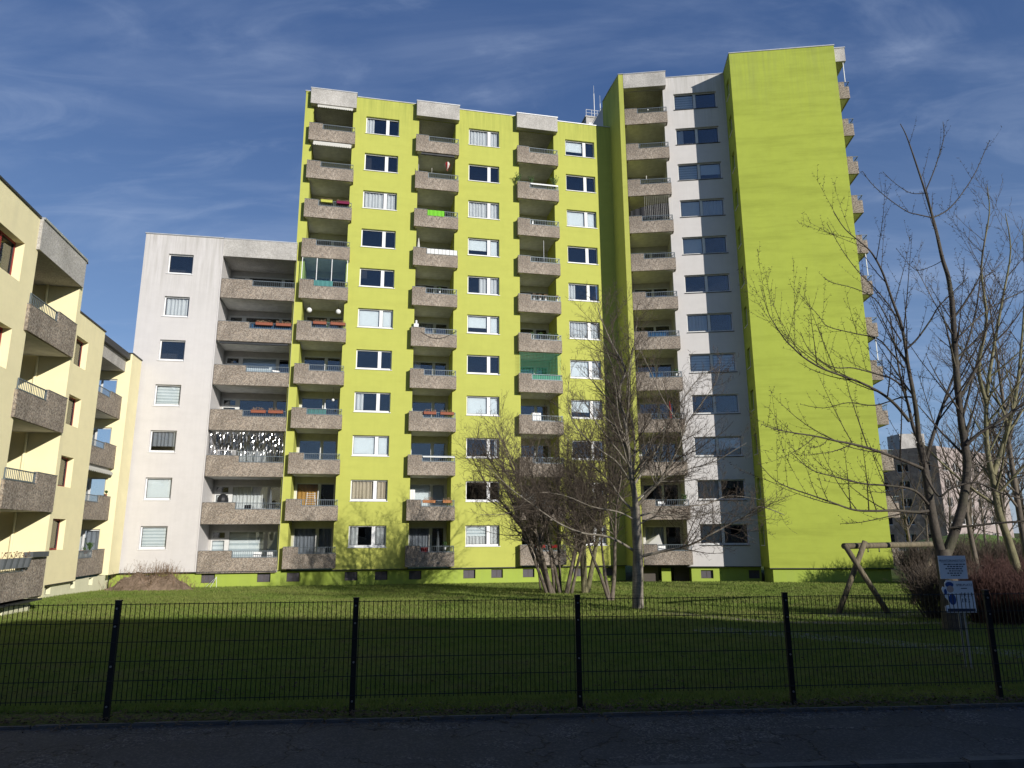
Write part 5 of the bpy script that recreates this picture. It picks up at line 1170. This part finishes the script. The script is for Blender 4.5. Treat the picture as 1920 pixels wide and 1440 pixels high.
# ================================================================== THINGS ON THE BALCONIES
ORD = ['', 'top', 'second', 'third', 'fourth', 'fifth', 'sixth', 'seventh', 'eighth', 'ninth', 'tenth', 'eleventh', 'lowest']
def zr(F, r): n = {'A': 11, 'B': 12, 'W': 7, 'D': 4}[F]; return (-2.15 if F == 'W' else -1.96) + FL*(n-r)
def put(name, F, s, d, z, label, cat, group=None):
    return empty(name, frame_pt(F, s, d, z), R(FR[F][1]), label, cat, group)
def flower_box(F, s, w_, r, mat, label, plants='leafdry', d=.50, hgt=.14, seed=0, group='flower boxes on the balcony railings'):
    rg = random.Random(seed+int(s*10)+r); z = zr(F, r)+1.06
    e = put('flower_box', F, s, d, z, label, 'flower box', group)
    mb = MB(); mb.box(0, w_, -.09, .09, 0, hgt); mb.box(-.015, w_+.015, -.105, .105, hgt, hgt+.03); mb.build('planter', mat, e)
    mb = MB()
    for i in range(int(w_*26)):
        x = rg.uniform(.03, w_-.03); y = rg.uniform(-.06, .06); h = rg.uniform(.07, .20); dx_, dy_ = rg.uniform(-.05, .05), rg.uniform(-.05, .05)
        mb.bar((x, y, hgt), (x+dx_, y+dy_, hgt+h), .007, 3, .004)
        for k in range(2): t = rg.uniform(.5, 1); c = (x+dx_*t, y+dy_*t, hgt+h*t); a = rg.random()*6; l = .05; mb.poly([c, (c[0]+l*math.cos(a), c[1]+l*math.sin(a)*.6, c[2]+.02), (c[0]+l*.4*math.cos(a+1), c[1]+.02, c[2]+.05)])
    mb.build('plants', M[plants], e); return e
def cloth_on_rail(F, s, w_, r, mat, label, top=1.22, drop=.36, d=.47, cat='cloth', name='railing_cloth', folds=True):
    z = zr(F, r); e = put(name, F, s, d, z, label, cat); mb = MB(); n = 14
    for i in range(n):
        a, b = w_*i/n, w_*(i+1)/n; ya, yb = (.015*math.sin(i*1.9), .015*math.sin((i+1)*1.9)) if folds else (0, 0)
        mb.quad((a, ya, top-drop), (b, yb, top-drop+(.012*math.sin(i) if folds else 0)), (b, yb, top), (a, ya, top))
    mb.build('fabric', mat, e); return e
def awning(F, s, w_, r, label, out=.9, drop=.35, roll=False, mat='awning'):
    z = zr(F, r)+FL-.02; e = put('awning', F, s, {'W': -.15, 'D': -.55}.get(F, .30), z, label, 'awning', 'awnings on the balconies')
    mb = MB(); mb.box(0, w_, -.06, .06, -.12, -.0); mb.build('cassette', M['darkmetal'] if roll else M['frame_grey'], e)
    if not roll:
        mb = MB(); n = 16
        mb.quad((0, -.06, -.05), (w_, -.06, -.05), (w_, -.06-out*.25, -.05-drop*.5), (0, -.06-out*.25, -.05-drop*.5))
        for i in range(n):
            a, b = w_*i/n, w_*(i+1)/n; y = -.06-out*.25; z0 = -.05-drop*.5
            mb.poly([(a, y, z0), (b, y, z0), (b, y, z0-.10), ((a+b)/2, y, z0-.17), (a, y, z0-.10)])
        mb.build('canopy', M[mat], e)
    return e
def folded_parasol(F, s, d, r, mat, label, h=1.9):
    z = zr(F, r)+.18; e = put('folded_parasol', F, s, d, z, label, 'parasol')
    mb = MB(); mb.bar((0, 0, 0), (0, 0, h), .022, 8); mb.build('pole', M['galv'], e)
    mb = MB(); mb.bar((0, 0, h*.35), (0, 0, h*.72), .11, 8, .09); mb.bar((0, 0, h*.72), (0, 0, h*1.0), .09, 8, .02); mb.build('canopy', mat, e)
    mb = MB(); mb.bar((0, 0, 0), (0, 0, .08), .22, 12); mb.build('base', M['greyp'], e); return e
def chair(F, s, d, r, mat, label, rz=0., k_=None):
    z = zr(F, r)+.18; e = put('garden_chair', F, s, d, z, label, 'chair', 'garden chairs on the balconies'); e.rotation_euler.z += rz
    mb = MB(); mb.box(-.23, .23, -.23, .22, .42, .455); mb.build('seat', mat, e); mb = MB(); mb.box(-.23, .23, .20, .235, .46, .96); mb.build('backrest', mat, e)
    for x in (-.20, .20):
        for y in (-.20, .20): mb = MB(); mb.bar((x, y, 0), (x*.95, y*.95, .42), .018, 6); mb.build('leg', mat, e)
    return e
def table(F, s, d, r, mat, label):
    z = zr(F, r)+.18; e = put('balcony_table', F, s, d, z, label, 'table')
    mb = MB(); mb.box(-.4, .4, -.3, .3, .70, .735); mb.build('table_top', mat, e)
    for x in (-.35, .35):
        for y in (-.25, .25): mb = MB(); mb.bar((x, y, 0), (x, y, .70), .02, 6); mb.build('leg', mat, e)
def cabinet(F, s, d, r, mat, label, w_=.5, h=1.3):
    z = zr(F, r)+.18; e = put('storage_cabinet', F, s, d, z, label, 'cabinet')
    mb = MB(); mb.box(0, w_, -.2, .2, 0, h); mb.build('carcass', mat, e)
    for x in (.02, w_/2+.01): mb = MB(); mb.box(x, x+w_/2-.03, -.222, -.203, .06, h-.04); o = mb.build('door', mat, e); mb = MB(); mb.box(x+w_/4-.01, x+w_/4+.01, -.235, -.223, h*.5, h*.56); mb.build('handle', M['galv'], o)
def potted(F, s, d, z, label, r=.13, h=.5, pot='whitep', leaf='leafgreen', seed=1, cat='potted plant'):
    e = put('potted_plant', F, s, d, z, label, cat); rg = random.Random(seed)
    mb = MB(); mb.bar((0, 0, 0), (0, 0, r*1.6), r*.7, 10, r); mb.build('pot', M[pot], e); mb = MB()
    for i in range(60):
        a = rg.random()*6.3; l = h*rg.uniform(.4, 1); t = rg.uniform(.1, .6); c = Vector((math.cos(a)*l*t, math.sin(a)*l*t, r*1.6+l)); mb.bar((0, 0, r*1.5), c, .004, 3)
        mb.poly([c, c+Vector((.05*math.cos(a+1), .05*math.sin(a+1), .03)), c+Vector((.02, .02, .09)), c+Vector((.05*math.cos(a-1), .05*math.sin(a-1), .02))])
    mb.build('foliage', M[leaf], e); return e
def lantern(F, s, d, r, label, rad=.16, mat='whitep', drop=.55):
    z = zr(F, r)+FL; e = put('hanging_lantern', F, s, d, z, label, 'lantern')
    mb = MB(); mb.bar((0, 0, 0), (0, 0, -drop+rad), .006, 4); mb.build('cord', M['black'], e); mb = MB(); mb.ball((0, 0, -drop), rad, 12, 8); o = mb.build('shade', M[mat], e); [setattr(p, 'use_smooth', True) for p in o.data.polygons]
LS, MS, RS = 'left green stack', 'middle green stack', 'right green stack'
awning('A', -13.3, 2.3, 1, 'white scalloped awning under the roof hood of the left green balcony stack')
awning('A', -13.45, 2.45, 2, 'pale scalloped awning over the second highest balcony of the left green stack', drop=.42)
flower_box('A', -12.75, .72, 3, M['yellowp'], 'yellow flower box on the third highest balcony of the left green stack')
flower_box('A', -11.75, .80, 3, M['pink'], 'magenta flower box beside the yellow one in the left green stack')
e = put('balcony_screen', 'A', -13.7, .38, zr('A', 5)+1.24, 'glass wind screen with thin white posts closing the fifth balcony of the left green stack', 'wind screen')
for x in (.02, .92, 1.85, 2.82): mb = MB(); mb.box(x-.02, x+.02, -.02, .02, 0, 1.50); mb.build('screen_post', M['frame'], e)
for a, b in ((.05, .89), (.95, 1.82), (1.88, 2.79)): mb = MB(); mb.box(a, b, -.006, .006, .02, 1.48); mb.build('pane', M['glass_clear'], e)
cloth_on_rail('A', -12.9, 1.15, 5, M['teal'], 'turquoise cloth behind the railing of the glazed fifth balcony, left green stack')
flower_box('A', -12.8, .80, 6, M['terracotta'], 'left terracotta flower box on the balcony with two globe lamps')
flower_box('A', -11.75, .90, 6, M['terracotta'], 'right terracotta flower box on the balcony with two globe lamps')
lantern('A', -13.15, -.3, 6, 'left of the two round paper lamps under a ceiling in the left green stack', .17)
lantern('A', -11.35, -.3, 6, 'right of the two round paper lamps under a ceiling in the left green stack', .17)
potted('A', -11.95, .25, zr('A', 6)+.95, 'small green plant between the two terracotta boxes', .07, .22, 'leafgreen')
cloth_on_rail('A', -12.85, 1.1, 8, M['teal'], 'teal privacy cloth on the eighth balcony of the left green stack', d=.36)
lantern('A', -11.4, -.2, 8, 'small white diamond lantern hanging in the eighth balcony of the left green stack', .09, drop=.85)
e = put('white_figure', 'A', -11.85, .15, zr('A', 8)+.18, 'tall white garden figure standing in the eighth balcony of the left green stack', 'figure')
mb = MB(); mb.bar((0, 0, 0), (0, 0, .9), .10, 8, .07); mb.ball((0, 0, 1.05), .11, 8, 6); mb.bar((0, 0, 1.15), (0, 0, 1.45), .05, 8, .02); mb.build('body', M['whitep'], e)
e = put('drying_rack', 'A', -12.4, .1, zr('A', 10)+.18, 'folded white drying rack in front of the ochre curtain, tenth balcony of the left stack', 'drying rack')
mb = MB()
for x in (-.35, .35): mb.bar((x, 0, 0), (x*.6, .1, 1.5), .014); mb.bar((x, .25, 0), (x*.6, 0, 1.3), .014)
for i in range(7): mb.bar((-.33+.01*i, .02*i, .7+.12*i), (.33-.01*i, .02*i, .7+.12*i), .009)
mb.build('frame', M['whitep'], e)
chair('A', -11.6, -.5, 11, M['greyp'], 'grey garden chair on the lowest balcony of the left green stack', .4)
# middle stack
awning('A', -6.35, 2.3, 2, 'closed brown awning case over the second highest balcony of the middle stack', roll=True)
e = put('wind_spinner', 'A', -4.55, .40, zr('A', 2)+1.2, 'small red and white hot air balloon spinner on a stick above a balcony railing', 'wind spinner')
mb = MB(); mb.bar((0, 0, -.3), (0, 0, .45), .008, 5); mb.build('stick', M['black'], e)
for i in range(8):
    mb = MB(); a0, a1 = 2*math.pi*i/8, 2*math.pi*(i+1)/8
    prof = [(.03, .42), (.11, .52), (.19, .68), (.20, .80), (.12, .93), (.0, .97)]
    for (r0, z0), (r1, z1) in zip(prof[:-1], prof[1:]): mb.quad((r0*math.cos(a0), r0*math.sin(a0), z0), (r0*math.cos(a1), r0*math.sin(a1), z0), (r1*math.cos(a1), r1*math.sin(a1), z1), (r1*math.cos(a0), r1*math.sin(a0), z1))
    mb.build('balloon_panel', M['red'] if i % 2 else M['awning'], e)
mb = MB(); mb.box(-.05, .05, -.05, .05, .30, .38); mb.build('basket', M['terracotta'], e)
for s_, h, lb in ((-6.5, .55, 'thin pale stake at the left end of the balcony with the balloon spinner'), (-5.6, .38, 'short pale stake left of the balloon spinner')):
    e = put('garden_stake', 'A', s_, .38, zr('A', 2)+1.2, lb, 'stake'); mb = MB(); mb.bar((0, 0, 0), (0, 0, h), .014, 6); mb.ball((0, 0, h), .03, 6, 5); mb.build('stick', M['awning'], e)
cloth_on_rail('A', -5.83, 1.12, 3, M['lime'], 'bright lime green cloth on the third highest balcony railing of the middle stack', drop=.40)
e = put('privacy_screen', 'A', -5.8, .47, zr('A', 4)+.86, 'row of white panels hung along the fourth balcony railing of the middle stack', 'privacy panel')
for i in range(8): mb = MB(); mb.box(i*.25, i*.25+.225, -.006, .006, 0, .34); mb.build('panel', M['whitep'], e)
folded_parasol('A', -6.35, .05, 4, M['awning'], 'pale folded parasol in the fourth balcony of the middle green stack')
potted('A', -4.9, .2, zr('A', 5)+1.0, 'small plant behind the fifth balcony railing of the middle stack', .07, .2)
e = put('white_canister', 'A', -6.4, .40, zr('A', 6)+1.25, 'white canister with a round cap on the parapet, sixth balcony of the middle stack', 'canister')
mb = MB(); mb.box(-.15, .15, -.1, .1, 0, .22); mb.bar((0, 0, .22), (0, 0, .34), .07, 8); mb.ball((0, 0, .40), .08, 8, 6); mb.build('body', M['whitep'], e)
e = put('loose_cable', 'A', -6.6, .47, zr('A', 6)+1.0, 'dark cable drooping across the front of the sixth balcony in the middle stack', 'cable')
mb = MB(); pr = None
for i in range(25):
    t = i/24; p = Vector((.5+t*2.35, -.02, -.05-.55*math.sin(math.pi*t)*(1-.3*t)+.15*t))
    if pr is not None: mb.bar(pr, p, .012, 4)
    pr = p
mb.build('cable', M['black'], e)
flower_box('A', -5.8, .78, 8, M['terracotta'], 'left terracotta flower box on the eighth balcony of the middle stack')
flower_box('A', -4.75, .85, 8, M['terracotta'], 'right terracotta flower box on the eighth balcony of the middle stack')
e = put('railing_shelf', 'A', -5.8, .50, zr('A', 9)+1.10, 'long white shelf along the ninth balcony railing of the middle stack', 'shelf'); mb = MB(); mb.box(0, 2.0, -.05, .05, 0, .07); mb.build('shelf_board', M['whitep'], e)
flower_box('A', -5.75, .78, 10, M['orange'], 'left orange flower box on the tenth balcony of the middle stack', 'leafdry', .42)
flower_box('A', -4.5, .55, 10, M['orange'], 'right orange flower box on the tenth balcony of the middle stack', 'leafdry', .42)
cabinet('A', -6.45, -1.0, 10, M['whitep'], 'white cabinet in the tenth balcony of the middle stack', .32, 1.75)
chair('A', -5.5, -.1, 11, M['red'], 'red chair on the lowest balcony of the middle green stack', .2)
folded_parasol('A', -4.75, .25, 11, M['greyp'], 'slim grey folded parasol on the lowest balcony of the middle stack', 1.9)
potted('A', -4.3, .2, zr('A', 11)+1.0, 'dark leafy plant on the lowest balcony of the middle stack', .1, .25)
# right stack
e = put('railing_banner', 'A', 1.3, .48, zr('A', 2)+1.10, 'white strip banner on the second highest balcony railing of the right green stack', 'banner'); mb = MB(); mb.box(0, 2.0, -.01, .01, 0, .10); mb.build('strip', M['whitep'], e)
for i, (s_, h) in enumerate(((.45, .6), (1.4, .5), (3.1, .7))):
    potted('A', s_, .3, zr('A', 2)+1.05, ['bushy plant at the left end of the second balcony, right green stack', 'drooping plant in the middle of the second balcony, right green stack', 'tall plant at the right end of the second balcony, right green stack'][i], .1, h, 'greyp', 'leafgreen', i)
e = put('toy_figure', 'A', 1.45, .34, zr('A', 3)+.9, 'black and white toy figure behind the third balcony railing of the right stack', 'figure'); mb = MB(); mb.box(-.07, .07, -.05, .05, 0, .14); mb.ball((0, 0, .20), .07, 8, 6); mb.build('body', M['whitep'], e)
e = put('clothes_pole', 'A', 2.25, .2, zr('A', 4)+.18, 'thin upright pole from floor to ceiling in the fourth balcony of the right stack', 'pole'); mb = MB(); mb.bar((0, 0, 0), (0, 0, 2.4), .018, 6); mb.build('tube', M['galv'], e)
for i, s_ in enumerate((1.5, 1.9, 2.3, 3.1)):
    potted('A', s_, .28, zr('A', 5)+.9, ['first', 'second', 'third', 'last'][i]+' from the left of the four pots on the fifth balcony, right green stack', .09, .25, 'whitep', 'leafdry', i+4)
for i, s_ in enumerate((1.35, 1.9, 2.5, 3.0)):
    potted('A', s_, .28, zr('A', 6)+.9, ['first', 'second', 'third', 'last'][i]+' from the left of the four dark pots on the sixth balcony, right green stack', .09, .28, 'greyp', 'leafgreen', i+9)
cloth_on_rail('A', 1.25, 2.0, 7, M['net'], 'green net stretched behind the seventh balcony railing of the right stack', d=.35, name='green_net', cat='net')
e = put('green_screen_net', 'A', .45, .36, zr('A', 7)+1.25, 'sheer green net hung across the open part of the seventh balcony, right stack', 'net'); mb = MB()
for i in range(0, 29): mb.bar((i*.1, 0, 0), (i*.1, 0, 1.48), .006, 3)
for i in range(0, 15): mb.bar((0, 0, i*.1), (2.8, 0, i*.1), .006, 3)
mb.build('netting', M['net'], e)
cabinet('A', 1.45, -.6, 8, M['whitep'], 'white cabinet in the eighth balcony of the right green stack', .6, 1.35)
chair('A', .9, .0, 9, M['whitep'], 'white chair in the ninth balcony of the right green stack behind twigs', .3)
flower_box('A', .85+.5, .6, 11, M['red'], 'left red flower box on the lowest balcony of the right green stack', 'leafgreen')
flower_box('A', 2.3, .5, 11, M['red'], 'right red flower box on the lowest balcony of the right green stack', 'leafgreen')
# white wing
flower_box('W', 4.25, 1.0, 2, M['terracotta'], 'left terracotta flower box on the second highest long balcony of the white wing', d=.06)
flower_box('W', 5.45, .9, 2, M['terracotta'], 'right terracotta flower box on the second highest long balcony of the white wing', d=.06)
cloth_on_rail('W', 3.95, 2.35, 2, M['blue'], 'dark blue privacy sheet behind the second highest long balcony railing', d=-.12)
awning('W', 2.2, 4.0, 3, 'closed dark awning case under the ceiling of the third long balcony, white wing', roll=True)
chair('W', 5.6, -.5, 3, M['whitep'], 'white chair at the right end of the third long balcony, white wing', .5)
flower_box('W', 4.35, .85, 4, M['terracotta'], 'left terracotta flower box on the fourth long balcony of the white wing', d=.06)
flower_box('W', 5.35, .85, 4, M['terracotta'], 'right terracotta flower box on the fourth long balcony of the white wing', d=.06)
e = put('foil_curtain', 'W', 2.1, -.16, zr('W', 5)+1.26, 'crinkled clear plastic sheet glittering across the fifth long balcony of the white wing', 'plastic sheet')
mb = MB(); rgf = random.Random(8); nx_, nz_ = 110, 12; co_ = [rgf.gauss(0, .010) for _ in range(200)]; Y_ = [[.05*math.sin(i*.5)+co_[i]+.02*math.sin(i*1.3+j*.5)+rgf.gauss(0, .002) for i in range(nx_+1)] for j in range(nz_+1)]
for j in range(nz_):
    for i in range(nx_): mb.quad((4.2*i/nx_, Y_[j][i], 1.38*j/nz_), (4.2*(i+1)/nx_, Y_[j][i+1], 1.38*j/nz_), (4.2*(i+1)/nx_, Y_[j+1][i+1], 1.38*(j+1)/nz_), (4.2*i/nx_, Y_[j+1][i], 1.38*(j+1)/nz_))
mb.build('sheet', M['foilclear'], e)
e = put('kettle_grill', 'W', 2.95, -.9, zr('W', 6)+.18, 'round black covered grill at the left of the sixth long balcony, white wing', 'grill')
mb = MB(); mb.ball((0, 0, 1.2), .33, 12, 8, 0, (1, 1, 1.25)); mb.build('cover', M['black'], e)
for x in (-.2, .2): mb = MB(); mb.bar((x, 0, 0), (x*.7, 0, .9), .02, 6); mb.build('leg', M['galv'], e)
table('W', 5.1, -.6, 6, M['whitep'], 'white table on the sixth long balcony of the white wing')
chair('W', 4.3, -.7, 6, M['black'], 'black chair left of the white table on the sixth long balcony', -.5); chair('W', 5.9, -.6, 6, M['black'], 'black chair right of the white table on the sixth long balcony', .7)
folded_parasol('W', 5.75, -.3, 6, M['greyp'], 'grey folded parasol on the sixth long balcony of the white wing', 1.8)
chair('W', 5.2, -.5, 7, M['whitep'], 'left white chair on the lowest long balcony of the white wing', .2); chair('W', 5.85, -.6, 7, M['whitep'], 'right white chair on the lowest long balcony of the white wing', -.3)
# tower
lantern('B', -2.2, .15, 1, 'small white lamp in the top balcony of the tower stack', .06, drop=1.5)
e = put('garden_stake', 'B', -2.55, .38, zr('B', 3)+1.2, 'pale candle shaped stake on the third balcony of the tower stack', 'stake'); mb = MB(); mb.bar((0, 0, 0), (0, 0, .22), .03, 6); mb.ball((0, 0, .26), .045, 6, 5); mb.build('stick', M['awning'], e)
e = put('dark_curtain', 'B', -3.7, .1, zr('B', 4)+1.2, 'dark sagging cloth hung across the fourth balcony of the tower stack', 'curtain')
mb = MB(); n = 40
for i in range(n):
    a, b = 2.6*i/n, 2.6*(i+1)/n; t0 = 1.05-.45*(1-i/n)**2; t1 = 1.05-.45*(1-(i+1)/n)**2; mb.quad((a, .04*math.sin(i*.9), 0), (b, .04*math.sin((i+1)*.9), 0), (b, .03*math.sin((i+1)*.9), t1), (a, .03*math.sin(i*.9), t0))
mb.build('fabric', M['darkcloth'], e)
e = put('string_net', 'B', -2.75, .37, zr('B', 4)+1.24, 'pale vertical strings in front of the dark cloth in the tower stack', 'net'); mb = MB()
for i in range(16): mb.bar((i*.125, 0, -.3), (i*.125, 0, 1.5), .005, 3)
mb.build('strings', M['awning'], e)
cloth_on_rail('B', -2.9, 1.1, 7, M['blue'], 'dark blue cloth behind the seventh balcony railing of the tower stack', d=.30)
cloth_on_rail('B', -2.9, .8, 8, M['blue'], 'blue cloth behind the eighth balcony railing of the tower stack', d=.30)
potted('B', -1.25, .3, zr('B', 8)+.95, 'white potted plant on the eighth balcony of the tower stack', .09, .25)
folded_parasol('B', -1.75, .1, 9, M['red'], 'bright red folded parasol on the ninth balcony of the tower stack')
chair('B', -2.5, .0, 11, M['whitep'], 'white chair on the second lowest balcony of the tower stack', .3); potted('B', -1.15, .2, zr('B', 11)+.9, 'tall white pot on the second lowest balcony of the tower', .12, .4)
e = put('sun_sail', 'B', -3.75, .2, zr('B', 12)+1.1, 'white triangular sun sail above the parapet of the lowest tower balcony', 'sun sail'); mb = MB(); mb.poly([(0, 0, 0), (1.1, 0, .12), (.95, .5, .75), (.15, .6, .35)]); mb.poly([(0, .02, 0), (.15, .62, .35), (-.02, .3, .6)]); mb.build('fabric', M['awning'], e)
chair('B', -2.6, .0, 12, M['whitep'], 'white chair on the lowest tower balcony beside the sun sail', .3)
# yellow house
for i in range(5):
    e = put('railing_planter', 'D', -20.15+i*.40, 2.66, zr('D', 4)+.98, ['nearest', 'second nearest', 'middle', 'second farthest', 'farthest'][i]+' of the five slate grey planters hooked on the lowest yellow house balcony', 'planter', 'slate planters on the yellow house railing')
    mb = MB(); n_ = 10
    mb.bar((.16, 0, 0), (.16, 0, .27), .12, 12, .16); mb.bar((.16, 0, .27), (.16, 0, .30), .17, 12, .17); mb.build('pot', M['greyp'], e); mb = MB(); rgp = random.Random(i)
    for k in range(9):
        a = rgp.random()*6.3; c = Vector((.16+.11*math.cos(a), .1*math.sin(a), .30+rgp.uniform(.05, .20))); mb.bar((.16, 0, .28), c, .004, 3); mb.ball(c, rgp.uniform(.015, .03), 5, 4, 0, (1, 1, .6))
    mb.build('dry_flowers', M['leafdry'], e)
e = put('parapet_box', 'D', -18.1, 2.60, zr('D', 4)+1.28, 'dark grey plastic crate lying on the parapet beside the slate planters', 'crate'); mb = MB(); mb.box(0, 1.2, -.14, .14, 0, .05); mb.box(0, 1.2, -.14, -.12, .05, .16); mb.box(0, 1.2, .12, .14, .05, .16); mb.box(0, .02, -.12, .12, .05, .16); mb.box(1.18, 1.2, -.12, .12, .05, .16); mb.build('crate', M['greyp'], e)
awning('D', -6.3, 4.1, 3, 'pale awning over the second lowest recessed balcony of the yellow house', drop=.3)
potted('D', -2.5, -.38, zr('D', 3)+1.27, 'small cactus pot on the parapet, second lowest recessed balcony of the yellow house', .06, .12, 'terracotta'); potted('D', -3.6, -.5, zr('D', 4)+1.0, 'leafy plant on the lowest recessed balcony of the yellow house', .12, .35)
flower_box('D', -4.6, .6, 4, M['orange'], 'orange flower box on the lowest recessed balcony of the yellow house', 'leafgreen', -.5)
cloth_on_rail('D', -6.3, 2.6, 4, M['awning'], 'white patterned screen on the lowest recessed balcony railing, yellow house', d=-.42)
lantern('D', -18.9, .95, 4, 'dark round lamp on the side wall of the lowest front balcony, yellow house', .14, 'black', .9)
for i, (s_, h) in enumerate(((.30, .12), (-1.7, .1))): pass
